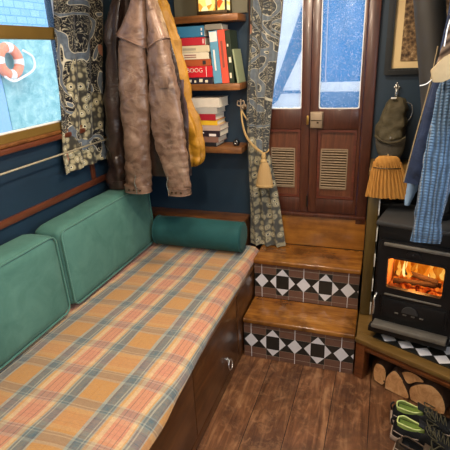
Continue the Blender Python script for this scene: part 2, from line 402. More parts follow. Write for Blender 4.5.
def box(bm, x0, x1, y0, y1, z0, z1, bev=0, mi=0, seg=2, mtx=None):
    r = bmesh.ops.create_cube(bm, size=1)
    vs = r['verts']
    for v in vs:
        v.co = V((x0+(v.co.x+.5)*(x1-x0), y0+(v.co.y+.5)*(y1-y0), z0+(v.co.z+.5)*(z1-z0)))
    fs = list({f for v in vs for f in v.link_faces})
    for f in fs: f.material_index = mi
    if bev:
        es = list({e for v in vs for e in v.link_edges})
        rr = bmesh.ops.bevel(bm, geom=es, offset=bev, segments=seg, profile=.5, affect='EDGES')
        vs = list({v for f in rr['faces'] for v in f.verts} | {v for v in vs if v.is_valid})
        for f in {f for v in vs for f in v.link_faces}: f.material_index = mi
    if mtx is not None:
        for v in vs: v.co = mtx @ v.co
    return bm
def prism(bm, pts, ext, mi=0, bev=0):
    a = [bm.verts.new(V(p)) for p in pts]; b = [bm.verts.new(V(p)+V(ext)) for p in pts]
    n = len(a); fs = [bm.faces.new(a), bm.faces.new(b[::-1])]
    for i in range(n): fs.append(bm.faces.new((a[i], b[i], b[(i+1) % n], a[(i+1) % n])))
    for f in fs: f.material_index = mi
    if bev:
        bmesh.ops.recalc_face_normals(bm, faces=fs)
        bmesh.ops.bevel(bm, geom=list({e for f in fs for e in f.edges}), offset=bev, segments=2, profile=.5, affect='EDGES')
    return bm
def loft(bm, rings, cap=True, mi=0, closed=True):
    rows = [[bm.verts.new(V(p)) for p in r] for r in rings]; n = len(rows[0])
    for a, b in zip(rows, rows[1:]):
        for i in range(n if closed else n-1):
            j = (i+1) % n
            f = bm.faces.new((a[i], a[j], b[j], b[i])); f.material_index = mi
    if cap and closed:
        for r in (rows[0], rows[-1]):
            f = bm.faces.new(r); f.material_index = mi
    return bm
def smoothpts(pts, per=6):
    out = []; P = [V(p) for p in pts]; n = len(P)
    for i in range(n-1):
        p0 = P[max(i-1, 0)]; p1 = P[i]; p2 = P[i+1]; p3 = P[min(i+2, n-1)]
        for k in range(per):
            t = k/per
            out.append(.5*((2*p1)+(p2-p0)*t+(2*p0-5*p1+4*p2-p3)*t*t+(3*p1-p0-3*p2+p3)*t**3))
    out.append(P[-1]); return out
def tube(bm, pts, r, seg=8, mi=0, closed=False, cap=True):
    P = [V(p) for p in pts]; n = len(P); rings = []; up = V((0, 0, 1)); prev = None
    for i in range(n):
        if closed: t = P[(i+1) % n]-P[i-1]
        else: t = P[min(i+1, n-1)]-P[max(i-1, 0)]
        t.normalize()
        if prev is None:
            a = t.cross(up)
            if a.length < .1: a = t.cross(V((1, 0, 0)))
        else: a = prev-t*prev.dot(t)
        a.normalize(); prev = a; b = t.cross(a)
        rr = r[i] if isinstance(r, (list, tuple)) else r
        rings.append([P[i]+(a*math.cos(2*PI*k/seg)+b*math.sin(2*PI*k/seg))*rr for k in range(seg)])
    if closed: rings.append(rings[0])
    loft(bm, rings, cap and not closed, mi)
    if closed: bmesh.ops.remove_doubles(bm, verts=bm.verts, dist=1e-6)
    return bm
def lathe(bm, prof, c, axis=V((0, 0, 1)), seg=24, mi=0, sx=None):
    ax = V(axis).normalized(); a = ax.cross(V((0, 1, 0)))
    if a.length < .1: a = ax.cross(V((1, 0, 0)))
    a.normalize(); b = ax.cross(a)
    rings = [[V(c)+ax*h+(a*math.cos(2*PI*k/seg)+b*math.sin(2*PI*k/seg))*max(r, 1e-4) for k in range(seg)] for r, h in prof]
    return loft(bm, rings, True, mi)
def lerp_rows(rows, per=4):
    """catmull-rom over tuples"""
    out = []; n = len(rows); k = len(rows[0])
    for i in range(n-1):
        r0 = rows[max(i-1, 0)]; r1 = rows[i]; r2 = rows[i+1]; r3 = rows[min(i+2, n-1)]
        for s in range(per):
            t = s/per
            out.append(tuple(.5*((2*r1[j])+(r2[j]-r0[j])*t+(2*r0[j]-5*r1[j]+4*r2[j]-r3[j])*t*t+(3*r1[j]-r0[j]-3*r2[j]+r3[j])*t**3) for j in range(k)))
    out.append(rows[-1]); return out
def drape(bm, rows, seg=40, per=6, folds=5, amp=.006, ph=0., crumple=.006, cs=9, p=2.4, mi=0):
    """rows: (z, x_left, x_right, y_front, y_back[, slant]); soft garment tube with folds, crumples and creases."""
    rings = []; rows = [tuple(r)+((0,) if len(r) == 5 else ()) for r in rows]
    for (z, xl, xr, yf, yb, sl) in lerp_rows(rows, per):
        cx = (xl+xr)/2; cy = (yf+yb)/2; a = (xr-xl)/2; b = (yb-yf)/2; r = []
        for k in range(seg):
            th = 2*PI*k/seg; c, s = math.cos(th), math.sin(th)
            q = (abs(c)**p+abs(s)**p)**(-1/p)
            w = 1+amp*math.sin(folds*th+ph+z*5)/max(min(a, b), .01)
            pt = V((cx+a*q*c*w, cy+b*q*s*w, z+sl*a*q*c))
            nrm = V((c*b, s*a, 0)).normalized()
            d = V((pt.x*.8+pt.z*.35, pt.y, pt.z*1.25-pt.x*.3))
            n1 = noise.noise(d*cs+V((ph*3, 1, 2))); n2 = noise.noise(d*cs*2.2+V((9, ph, 4)))
            crease = -max(0, .22-abs(n1))*2.2
            pt = pt+nrm*crumple*(n1*1.1+n2*.7+crease)
            r.append(pt)
        rings.append(r)
    return loft(bm, rings, True, mi)
def cushion(bm, x0, x1, y0, y1, z0, z1, r=.03, bulge=(.02, .01, .012), n=14, wob=.004):
    hx, hy, hz = (x1-x0)/2, (y1-y0)/2, (z1-z0)/2; c = V(((x0+x1)/2, (y0+y1)/2, (z0+z1)/2))
    bmesh.ops.create_cube(bm, size=2)
    bmesh.ops.subdivide_edges(bm, edges=bm.edges[:], cuts=n, use_grid_fill=True)
    for v in bm.verts:
        u = v.co.copy()
        p = V((u.x*hx, u.y*hy, u.z*hz))
        q = V([max(-h+r, min(h-r, k)) for k, h in zip(p, (hx, hy, hz))])
        d = p-q
        if d.length > 1e-9: p = q+d.normalized()*min(r, d.length) if sum(abs(k) > 1e-6 for k in d) > 1 else p
        fx = (1-u.y**2)*(1-u.z**2); fy = (1-u.x**2)*(1-u.z**2); fz = (1-u.x**2)*(1-u.y**2)
        p.x += math.copysign(bulge[0]*fx, u.x)*(abs(u.x) > .5); p.y += math.copysign(bulge[1]*fy, u.y)*(abs(u.y) > .5); p.z += math.copysign(bulge[2]*fz, u.z)*(abs(u.z) > .5)
        w = c+p
        w += noise.noise_vector(w*6)*wob
        v.co = w
    return bm
def rrect(u0, u1, v0, v1, r, n=5):
    pts = []
    for cx, cy, a0 in ((u1-r, v1-r, 0), (u0+r, v1-r, 90), (u0+r, v0+r, 180), (u1-r, v0+r, 270)):
        for k in range(n+1):
            a = math.radians(a0+90*k/n); pts.append((cx+r*math.cos(a), cy+r*math.sin(a)))
    return pts
def frame_prism(bm, outer, inner, to3, ext, mi=0):
    """ring between two outlines with the same point count"""
    n = len(outer); e = V(ext)
    A = [bm.verts.new(to3(*p)) for p in outer]; Bv = [bm.verts.new(to3(*p)) for p in inner]
    A2 = [bm.verts.new(to3(*p)+e) for p in outer]; B2 = [bm.verts.new(to3(*p)+e) for p in inner]
    for i in range(n):
        j = (i+1) % n
        for q in ((A[i], A[j], Bv[j], Bv[i]), (A2[j], A2[i], B2[i], B2[j]), (A[j], A[i], A2[i], A2[j]), (Bv[i], Bv[j], B2[j], B2[i])):
            f = bm.faces.new(q); f.material_index = mi
    return bm
def text_mesh(name, s, size, mtx, mat, parent, ext=.0004):
    cu = bpy.data.curves.new('lettering', 'FONT'); cu.body = s; cu.size = size; cu.extrude = ext
    cu.align_x = 'CENTER'; cu.align_y = 'CENTER'
    t = bpy.data.objects.new('lettering_source', cu); C.objects.link(t)
    dg = bpy.context.evaluated_depsgraph_get(); me = bpy.data.meshes.new_from_object(t.evaluated_get(dg))
    bpy.data.objects.remove(t); bpy.data.curves.remove(cu)
    bm = B(); bm.from_mesh(me); bpy.data.meshes.remove(me)
    bmesh.ops.transform(bm, matrix=mtx, verts=bm.verts)
    return obj(name, bm, mat, parent, smooth=False)

def bookmat(name, c): 
    if name not in M: M[name] = plain('book_cover_'+name, c, .45, var=.1, nscale=40)
    return name

# ------------------------------------------------------------------ the cabin shell
XL, XR, YB, YF, ZC = -.80, 1.28, .489, -3.4, 1.98
bm = B(); box(bm, XL-.06, XR+.06, YF-.06, YB+.06, -.06, 0); struct(obj('floor', bm, 'floor', smooth=False, loc=(0, 0, 0)))
bm = B(); box(bm, XL-.06, XR+.06, YF-.06, YB+.06, ZC, ZC+.05); struct(obj('ceiling', bm, 'ceil', smooth=False))
def wall_x(name, x0, x1, holes, mat):
    """wall in the y-z plane with rectangular openings"""
    bm = B(); y = YF-.06; hs = sorted(holes)
    for (a, b, z0, z1) in hs:
        box(bm, x0, x1, y, a, 0, ZC); box(bm, x0, x1, a, b, 0, z0); box(bm, x0, x1, a, b, z1, ZC); y = b
    box(bm, x0, x1, y, YB+.06, 0, ZC)
    return struct(obj(name, bm, mat, smooth=False))
WIN = [(-1.25, -.055, 1.235, 1.86), (-2.75, -1.75, 1.235, 1.86)]
wall_x('wall_left', XL-.05, XL, WIN, 'navy')
WINR = [(-1.3, -.35, 1.2, 1.86), (-2.75, -1.75, 1.2, 1.86)]
wall_x('wall_right', XR, XR+.05, WINR, 'navy')
# end bulkhead with the doorway
bm = B(); box(bm, XL, -.067, YB, YB+.05, 0, ZC); box(bm, .5537, XR, YB, YB+.05, 0, ZC); box(bm, -.067, .5537, YB, YB+.05, 0, .62); box(bm, -.067, .5537, YB, YB+.05, 1.9, ZC)
struct(obj('wall_back', bm, 'navy', smooth=False))
bm = B(); box(bm, XL, XR, YF-.05, YF, 0, ZC); struct(obj('wall_front', bm, 'ceil', smooth=False))
# wainscot rails on the left wall
bm = B(); box(bm, XL, XL+.014, YF, YB, .895, .925, .003)
struct(obj('trim_1', bm, 'trim'))
bm = B(); box(bm, XL, XL+.01, .02, .05, .925, 1.09, .002); struct(obj('trim_2', bm, 'trim'))
bm = B(); box(bm, XL, XL+.035, -1.45, .04, 1.175, 1.197, .004); struct(obj('trim_3', bm, 'trim'))
bm = B(); box(bm, XL, XL+.028, -1.40, .02, 1.1985, 1.214, .004); struct(obj('trim_4', bm, 'pine_dark'))
# olive-grey panel on the bulkhead above the shelf
bm = B(); box(bm, -.47, -.075, YB-.012, YB, 1.69, ZC-.01, .002)
struct(obj('trim_5', bm, 'grey_panel'))
# boxed ledge along the end of the sofa
bm = B(); box(bm, XL, -.088, .372, YB, .0, .598); box(bm, XL, -.086, .362, YB, .598, .628, .006); box(bm, -.088, -.003, .372, YB, 0, .43)
struct(obj('trim_6', bm, 'bench_x'))

# windows (brass frame with a mid bar, panes)
def side_window(name, x, y0, y1, z0, z1, s):
    P = lambda u, w: V((x, u, w))
    bm = B(); out = rrect(y0-.02, y1+.02, z0-.02, z1+.02, .07); inn = rrect(y0+.012, y1-.012, z0+.012, z1-.012, .05)
    frame_prism(bm, out, inn, P, (s*.022, 0, 0))
    fr = struct(obj(name, bm, 'brass_win'))
    bm = B(); box(bm, min(x-s*.01, x+s*.02), max(x-s*.01, x+s*.02), y0, y1, 1.592, 1.642, .004); obj('mid_bar', bm, 'brass_win', fr)
    bm = B(); frame_prism(bm, rrect(y0+.010, y1-.010, z0+.010, z1-.010, .05), rrect(y0+.018, y1-.018, z0+.018, z1-.018, .045), P, (s*.008, 0, 0))
    obj('white_seal', bm, 'white', fr)
    for a, b in ((z0, 1.592), (1.642, z1)):
        bm = B(); box(bm, min(x-s*.012, x-s*.016), max(x-s*.012, x-s*.016), y0, y1, a, b); obj('pane', bm, 'pane_clear', fr, smooth=False)
for i, (a, b, c, d) in enumerate(WIN): side_window('window_%d' % (i+1), XL, a, b, c, d, 1)
for i, (a, b, c, d) in enumerate(WINR): side_window('window_%d' % (i+3), XR, a, b, c, d, -1)

# doorway frame and double doors
bm = B(); y0 = YB-.022
box(bm, -.067, -.012, y0, YB+.05, .62, 1.90, .003); box(bm, .502, .5537, y0, YB+.05, .62, 1.90, .004); box(bm, -.012, .502, y0, YB+.05, 1.86, 1.90, .003)
box(bm, -.02, .5537, y0-.006, YB+.05, .645, .664, .003)
struct(obj('trim_7', bm, 'mahog'))
def door(name, x0, x1, px0, px1, lx0, lx1, mx0, mx1, hinge):
    ya, yb = YB-.004, YB+.034
    fr = B()
    zt, zb = 1.85, .667
    box(fr, x0, px0, ya, yb, zb, zt, .002); box(fr, px1, x1, ya, yb, zb, zt, .002)
    box(fr, px0, px1, ya, yb, 1.80, zt, .002); box(fr, px0, px1, ya, yb, 1.12, 1.222, .002); box(fr, px0, px1, ya, yb, zb, .745, .002)
    d = struct(obj(name, fr, 'mahog', smooth=True))
    bm = B(); box(bm, px0, px1, ya+.012, yb-.01, .745, 1.12); obj('door_panel', bm, 'mahog_p', d, smooth=False)
    bm = B(); P = lambda u, w: V((u, ya+.012, w))
    frame_prism(bm, rrect(mx0, mx1, .748, 1.117, .002, 1), rrect(mx0+.014, mx1-.014, .762, 1.103, .002, 1), P, (0, -.009, 0)); obj('moulding', bm, 'mahog_h', d, sharp=20)
    bm = B(); box(bm, px0, px1, yb-.022, yb-.018, 1.222, 1.80); obj('pane', bm, 'pane_wet', d, smooth=False)
    bm = B(); frame_prism(bm, rrect(px0+.0, px1-.0, 1.222, 1.80, .012), rrect(px0+.0045, px1-.0045, 1.2265, 1.7955, .012), lambda u, w: V((u, ya+.006, w)), (0, .01, 0)); obj('white_seal', bm, 'white', d)
    # louvred brass vent
    bm = B(); P = lambda u, w: V((u, ya+.012, w))
    frame_prism(bm, rrect(lx0, lx1, .800, 1.018, .004, 2), rrect(lx0+.006, lx1-.006, .806, 1.012, .003, 2), P, (0, -.006, 0))
    n = 15
    for k in range(n):
        z = .812+(1.006-.812)*k/(n-1)
        mt = Matrix.Translation(V(((lx0+lx1)/2, ya+.009, z))) @ Matrix.Rotation(.6, 4, 'X')
        box(bm, -(lx1-lx0)/2+.005, (lx1-lx0)/2-.005, -.0058, .0058, -.0012, .0012, mtx=mt)
    box(bm, lx0+.004, lx1-.004, ya+.0105, ya+.0118, .803, 1.015, mi=1)
    obj('vent', bm, ['pewter', 'hook'], d, smooth=False)
    return d
d1 = door('door_1', -.010, .2425, .002, .198, .036, .168, .004, .196, 0)
d2 = door('door_2', .2445, .500, .2855, .485, .303, .443, .288, .482, 1)
bm = B(); box(bm, .250, .309, YB-.026, YB-.004, 1.130, 1.206, .003); box(bm, .246, .312, YB-.010, YB-.004, 1.127, 1.209, .002)
obj('lock', bm, 'pewter', d2)
bm = B(); box(bm, .252, .307, YB-.0275, YB-.026, 1.166, 1.170); box(bm, .282, .292, YB-.0285, YB-.026, 1.153, 1.161); obj('keyhole', bm, 'hook', d2, smooth=False)
bm = B(); box(bm, .228, .240, YB-.018, YB-.004, 1.145, 1.19, .002); obj('lock_keep', bm, 'brass', d1)
bm = B(); tube(bm, [(.238, YB-.008, .70), (.238, YB-.008, .76)], .005); obj('bolt', bm, 'hook', d1)

# ------------------------------------------------------------------ outside
st = thing('neighbour_boat', (-2.05, .9, .0), 'teal and light blue cabin side of the boat moored outside the left window', 'boat')
bm = B(); box(bm, -2.6, -2.0, .80, 4.0, .3, 1.70, .01); obj('cabin_side', bm, 'teal_side', st)
bm = B(); box(bm, -2.6, -2.0, -2.5, .795, .3, 1.70, .01); obj('painted_panel', bm, 'blue_side', st)
bm = B(); box(bm, -2.62, -1.985, -2.5, 4.0, 1.705, 1.74, .01); obj('gunwale', bm, 'white', st)
bm = B(); box(bm, -3.6, -3.3, -5, 8, -.6, 5.0); obj_q = obj('quay_wall', bm, 'quay', smooth=False); tag(obj_q, 'pale blue block wall seen through the upper pane of the left window', 'wall')
# lifebuoy on the cabin side
lb = thing('lifebuoy', (-1.94, .87, 1.36), 'orange and white lifebuoy hung on the boat outside the left window', 'lifebuoy')
ctr = V((-1.95, .845, 1.515)); R0 = .092
def arc(a0, a1, n=18): return [ctr+V((0, R0*math.cos(a0+(a1-a0)*k/n), R0*math.sin(a0+(a1-a0)*k/n))) for k in range(n+1)]
for k in range(4):
    a = math.radians(90*k-18); bm = B(); tube(bm, arc(a+math.radians(26), a+math.radians(90)), .034, 12); obj('ring_section', bm, 'ring_o', lb)
    bm = B(); tube(bm, arc(a, a+math.radians(26), 8), .036, 12); obj('band', bm, 'ring_w', lb)
bm = B(); tube(bm, smoothpts([ctr+V((.03, .12, .07)), ctr+V((.03, .21, .02)), ctr+V((.03, .20, -.06)), ctr+V((.03, .08, -.11)), ctr+V((.03, -.03, -.135)), ctr+V((.03, -.10, -.10))]), .008); obj('grab_rope', bm, 'ring_w', lb)
# bow cover beyond the doors
cv = thing('bow_cover', (.25, 1.35, .3), 'blue canvas bow cover with white strips outside the doors', 'cover')
def sheet(pts, y, th=.006): 
    bm = B(); prism(bm, [(x, y, z) for x, z in pts], (0, th, 0)); return bm
Y = 1.3
obj('canvas_panel', sheet([(.12, .3), (1.0, .3), (1.0, 1.235), (.12, 1.235)], Y), 'tarp2', cv, smooth=False)
obj('canvas_panel', sheet([(.14, 1.297), (1.0, 1.297), (1.0, 2.1), (.14, 2.1)], Y), 'tarp', cv, smooth=False)
obj('white_strip', sheet([(.05, 1.236), (1.0, 1.236), (1.0, 1.296), (.05, 1.296)], Y-.004), 'tarp_w', cv, smooth=False)
obj('canvas_panel', sheet([(.06, 1.80), (.10, 2.1), (.139, 2.1), (.139, 1.75), (.06, 1.52), (-.11, 1.18), (-.16, 1.14), (-.14, 1.25)], Y+.01), 'tarp', cv, smooth=False)
obj('canvas_panel', sheet([(-.6, .3), (.119, .3), (.119, 1.13), (-.6, 1.13)], Y+.02), 'tarp2', cv, smooth=False)
obj('seam', sheet([(.212, 1.297), (.218, 1.297), (.218, 2.1), (.212, 2.1)], Y-.004, .004), 'tarp_w', cv, smooth=False)
obj('hem', sheet([(-.3, 1.225), (.05, 1.225), (.05, 1.245), (-.3, 1.245)], Y+.025), 'tarp', cv, smooth=False)
obj('clear_window', sheet([(-.6, 1.132), (.118, 1.132), (.118, 2.1), (-.6, 2.1)], Y+.04), 'tarp_w', cv, smooth=False)

# ------------------------------------------------------------------ entry steps
W = .56; H1 = .237; H2 = .469; H3 = .6576; Y1 = .223; TH = .0273
stp = thing('entry_steps', (W/2, Y1, 0), 'pair of varnished pine steps with patterned tile risers below the double doors', 'steps')
def riser(x0, x1, y, z0, z1, cx0):
    bm = B(); box(bm, x0, x1, y, y+.02, z0, z1, mi=0)
    D = .114; sq = .0345; hd = .068; q = .0365; k3 = 1.17
    def poly(pts, lay, mi):
        pp = []
        # clip to the riser rectangle
        P = [V((p[0], p[1])) for p in pts]
        for (ax, lim, sgn) in ((0, x0, 1), (0, x1, -1), (1, z0, 1), (1, z1, -1)):
            out = []
            for i in range(len(P)):
                a, b = P[i], P[(i+1) % len(P)]
                ia, ib = sgn*(a[ax]-lim) >= 0, sgn*(b[ax]-lim) >= 0
                if ia: out.append(a)
                if ia != ib:
                    k = (lim-a[ax])/(b[ax]-a[ax]); out.append(a+(b-a)*k)
            P = out
            if len(P) < 3: return
        f = bm.faces.new([bm.verts.new(V((p.x, y-lay, p.y))) for p in P]); f.material_index = mi
    zc = z0+(z1-z0)*.50
    poly([(x0, zc-sq*k3), (x1, zc-sq*k3), (x1, zc+sq*k3), (x0, zc+sq*k3)], .0006, 1)
    for sg in (1, -1):
        poly([(x0, zc+sg*(sq*k3)), (x1, zc+sg*(sq*k3)), (x1, zc+sg*(sq*k3+.0015)), (x0, zc+sg*(sq*k3+.0015))], .0003, 3)
        poly([(x0, zc+sg*(hd*k3)), (x1, zc+sg*(hd*k3)), (x1, zc+sg*(hd*k3+.002)), (x0, zc+sg*(hd*k3+.002))], .0003, 3)
    n = -1
    while cx0+2*D*n < x1+.2:
        cx = cx0+2*D*n; n += 1
        for sg in (1, -1):
            poly([(cx-sq, zc), (cx+sq, zc), (cx+sq, zc+sg*hd*k3), (cx-sq, zc+sg*hd*k3)], .0007, 1)
            poly([(cx+D-.0016, zc), (cx+D+.0016, zc), (cx+D+.0016, zc+sg*.13), (cx+D-.0016, zc+sg*.13)], .0007, 2)
            for e in (-1, 1): poly([(cx+e*sq-.001, zc+sg*sq*k3), (cx+e*sq+.001, zc+sg*sq*k3), (cx+e*sq+.001, zc+sg*.13), (cx+e*sq-.001, zc+sg*.13)], .0004, 3)
        poly([(cx-hd, zc), (cx, zc-hd*k3), (cx+hd, zc), (cx, zc+hd*k3)], .0010, 2)
        poly([(cx-sq, zc-sq*k3*.98), (cx+sq, zc-sq*k3*.98), (cx+sq, zc+sq*k3*.98), (cx-sq, zc+sq*k3*.98)], .0013, 1)
        poly([(cx+D-q, zc), (cx+D, zc-q*k3), (cx+D+q, zc), (cx+D, zc+q*k3)], .0012, 2)
    return bm
def keep(bm): return bm
def riser_obj(*a):
    bm = riser(*a); b = base_of(stp); bmesh.ops.translate(bm, verts=bm.verts, vec=-b)
    me = bpy.data.meshes.new('riser'); 
    for f in bm.faces:
        if len(f.verts) >= 3 and f.normal.length == 0: f.normal_update()
    bm.to_mesh(me); bm.free()
    for k in ('tbrown', 'tblack', 'twhite', 'grout'): me.materials.append(M[k])
    o = bpy.data.objects.new('riser', me); C.objects.link(o); o.parent = stp
riser_obj(.002, W-.004, .016, 0, H1-TH, .155)
riser_obj(.002, W-.008, Y1+.016, H1, H2-TH, .157)
def tread(y0, y1, z):
    bm = B(); box(bm, 0.0, W-.003, y0, y1, z-TH, z, .007, seg=3); obj('tread', bm, 'pine_x', stp)
tread(0, Y1+.016, H1); tread(Y1, YB-.02, H2)
bm = B(); box(bm, 0.0, W-.004, YB-.020, YB-.001, H2, H3-.013, .003); obj('back_board', bm, 'pine_back', stp)
bm = B(); box(bm, .004, W-.006, .036, YB-.002, 0, H1-TH); box(bm, .004, W-.008, Y1+.036, YB-.002, H1-TH, H2-TH); obj('carcass', bm, 'dark', stp, smooth=False)

# ------------------------------------------------------------------ sofa bench
bn = thing('sofa_bench', (-.4, -1.2, 0), 'stained pine box bench with drawers under the tartan seat', 'bench')
yF = YF+.3; yE = .360
bm = B(); box(bm, XL+.002, -.022, yF, yE, .05, .425); obj('carcass', bm, 'bench', bn, smooth=False)
bm = B(); box(bm, XL+.002, -.030, yF, yE, 0, .05); obj('plinth', bm, 'bench', bn, smooth=False)
bm = B(); box(bm, -.024, -.010, yF, yE, .0, .052, .003); obj('skirting', bm, 'bench', bn)
bm = B(); box(bm, -.05, -.002, yF, yE, .400, .432, .006); obj('top_rail', bm, 'bench_edge', bn)
bm = B(); box(bm, -.022, -.005, -.055, yE, .052, .400, .003); obj('end_stile', bm, 'bench', bn)
for k, (a, b) in enumerate(((-.613, -.058), (-1.170, -.616), (-1.73, -1.173))):
    bm = B(); box(bm, -.022, -.008, a, b, .056, .396, .004); dr = obj('drawer', bm, 'bench', bn)
    cy = -.228 if k == 0 else (a+b)/2; zz = .150
    bm = B(); lathe(bm, [(0, 0), (.011, 0), (.010, .003), (.004, .006), (.004, .010), (0, .010)], (-.008, cy, zz), V((1, 0, 0)), 16)
    pts = [V((.0035+.008*(1-math.cos(t))/2, cy+.024*math.sin(t), zz-.024+.024*math.cos(t))) for t in [2*PI*i/24 for i in range(24)]]
    tube(bm, pts, .0032, 8, closed=True); obj('ring_pull', bm, 'silver', dr)
# mattress and throw
bm = B(); cushion(bm, XL+.02, -.012, yF+.05, yE-.012, .434, .473, .018, (0, 0, .0), 10, 0); tag(obj('mattress', bm, 'cream_cloth'), 'thin seat mattress under the tartan throw on the bench', 'mattress')
def throw():
    bm = B(); xs = []
    prof = [(-.79, .4745), (-.7, .4755), (-.6, .477), (-.5, .480), (-.4, .482), (-.3, .483), (-.2, .483), (-.1, .482), (-.05, .480), (-.025, .4765), (-.010, .470), (-.001, .460), (.003, .450), (.004, .438)]
    prof = [(p[0], p[2]) for p in [(q.x, q.y, q.z) for q in smoothpts([(a, 0, b) for a, b in prof], 3)]]
    ny = 110; y0, y1 = yF+.03, yE-.004; top = []
    for j in range(ny+1):
        y = y0+(y1-y0)*j/ny; row = []
        for i, (x, z) in enumerate(prof):
            k = i/len(prof)
            dz = .0035*noise.noise(V((x*7, y*4, 0)))+.0015*noise.noise(V((x*20, y*16, 3)))
            if k > .75: dx = .004*noise.noise(V((y*9, 5, z*10)))*min(1, (k-.75)*6); 
            else: dx = 0
            hem = .006*noise.noise(V((y*7, 1, 8))) if k > .9 else 0
            nb = max(0, min(1, (-.35-y)/.65)); nb = nb*nb*(3-2*nb); sx = (k**2)*(.030*nb)-(.008*min(1, max(0, (y+.04)/.04)) if k > .7 else 0)
            row.append(V((x+sx+dx+.003*(k > .75), y, z+max(dz, -.001)*(k < .9)+.003+hem*(k-.9)*10*.6)))
        top.append(row)
    n = len(prof); th = .003
    rows = [r+[p+V((-th if i > n*.8 else 0, 0, -th*.8)) for i, p in reversed(list(enumerate(r)))] for r in top]
    loft(bm, rows, True); return bm
o = obj('throw_blanket', throw(), 'tartan', loc=(0, 0, .47)); tag(o, 'orange and blue tartan wool throw spread over the bench seat', 'blanket')

# back cushions and bolster
def back_cushion(y0, y1, label, lean=.0):
    z0, z1 = .497, .858; x0, x1 = -.748, -.598
    bm = B(); cushion(bm, x0, x1, y0, y1, z0, z1, .035, (.014, .004, .008), 16, .004)
    q = base = V(((x0+x1)/2, (y0+y1)/2, z0))
    for v in bm.verts:                       # slight backward lean
        v.co.x -= lean*(v.co.z-z0)
    t = thing('back_cushion', base, label, 'cushion', 'teal back cushions')
    obj('cover', bm, 'velvet', t, sharp=80)
    for xx in (x1-.010,):
        pts = [V((xx+.0085*0, y, z)) for y, z in rrect(y0+.008, y1-.008, z0+.008, z1-.008, .032, 5)]
        pts = [p+noise.noise_vector(p*6)*.004-V((lean*(p.z-z0), 0, 0)) for p in pts]
        out = []
        for i in range(len(pts)):
            a, b = pts[i], pts[(i+1) % len(pts)]; m = max(1, int((b-a).length/.04))
            out += [a+(b-a)*k/m for k in range(m)]
        out = [p+V((.004, math.copysign(.003, p.y-(y0+y1)/2)*0, 0)) for p in out]
        bm = B(); tube(bm, out, .0042, 8, closed=True); obj('piping', bm, 'piping', t)
    return t
back_cushion(-.495, .275, 'teal velvet back cushion at the far end, beneath the hanging jackets', .04)
back_cushion(-1.35, -.515, 'teal velvet back cushion nearest the camera, under the window', .04)
bt = thing('bolster', (-.32, .255, .487), 'dark teal velvet bolster lying across the far end of the seat', 'cushion')
R0 = .082; cz = .4925+R0
prof = [(0, 0), (R0*.5, -.001), (R0*.82, .0), (R0*.94, .003), (R0, .012)]
L0, L1 = -.580, -.062; Lg = L1-L0
bm = B(); pr = [(r, h+.0) for r, h in prof]+[(R0+.002*math.sin(PI*k/10), .012+(Lg-.024)*k/10) for k in range(1, 10)]+[(r, Lg-h) for r, h in prof[::-1]]
lathe(bm, pr, (L0, .262, cz), V((1, 0, 0)), 40)
for v in bm.verts: v.co += noise.noise_vector(v.co*8)*.002
obj('cover', bm, 'velvet_b', bt, sharp=60)
for xx in (L0+.008, L1-.008):
    bm = B(); tube(bm, [V((xx, .262+(R0-.001)*math.cos(2*PI*k/40), cz+(R0-.001)*math.sin(2*PI*k/40))) for k in range(40)], .0035, 8, closed=True); obj('piping', bm, 'velvet_b', bt)

# ------------------------------------------------------------------ bookshelf
bs = thing('bookshelf', (-.3, .42, 1.0), 'three-tier pine wall bookshelf between the jackets and the door curtain', 'shelf')
for z0, z1 in ((1.650, 1.682), (1.331, 1.364), (1.010, 1.043)):
    bm = B(); box(bm, -.50, -.086, .345, YB-.001, z0, z1, .004); obj('shelf_board', bm, 'pine_dark', bs)
bm = B(); box(bm, -.515, -.501, .36, YB-.001, 1.0, 1.70, .002); obj('side_panel', bm, 'pine_dark', bs)
def book_flat(x0, x1, z0, z1, col, label, y0=.352, depth=.130, rot=0, lean=0, pale=None, name='book'):
    """book lying flat, spine to the viewer"""
    c = V(((x0+x1)/2, y0+depth/2, z0))
    t = thing(name, c, label, 'book', 'books on the wall shelf')
    mt = Matrix.Translation(c) @ Matrix.Rotation(rot, 4, 'Z'); w = (x1-x0)/2; h = z1-z0; d = depth/2; e = .0022
    bm = B(); box(bm, -w, w, -d, d, 0, e, mtx=mt); box(bm, -w, w, -d, d, h-e, h, mtx=mt); box(bm, -w, w, -d-.001, -d+e, 0, h, .0008, mtx=mt)
    obj('cover', bm, bookmat(col[0], col[1]), t, smooth=False)
    bm = B(); box(bm, -w+.003, w-.003, -d+e, d-.003, e, h-e, mtx=mt); obj('pages', bm, 'paper', t, smooth=False)
    if pale:
        for a, b, z_a, z_b in pale[1]:
            bm = B(); box(bm, -w+a*2*w, -w+b*2*w, -d-.0016, -d-.0009, z_a*h, z_b*h, mtx=mt); obj('spine_print', bm, bookmat(*pale[0]), t, smooth=False)
    return t, mt, w, h, d
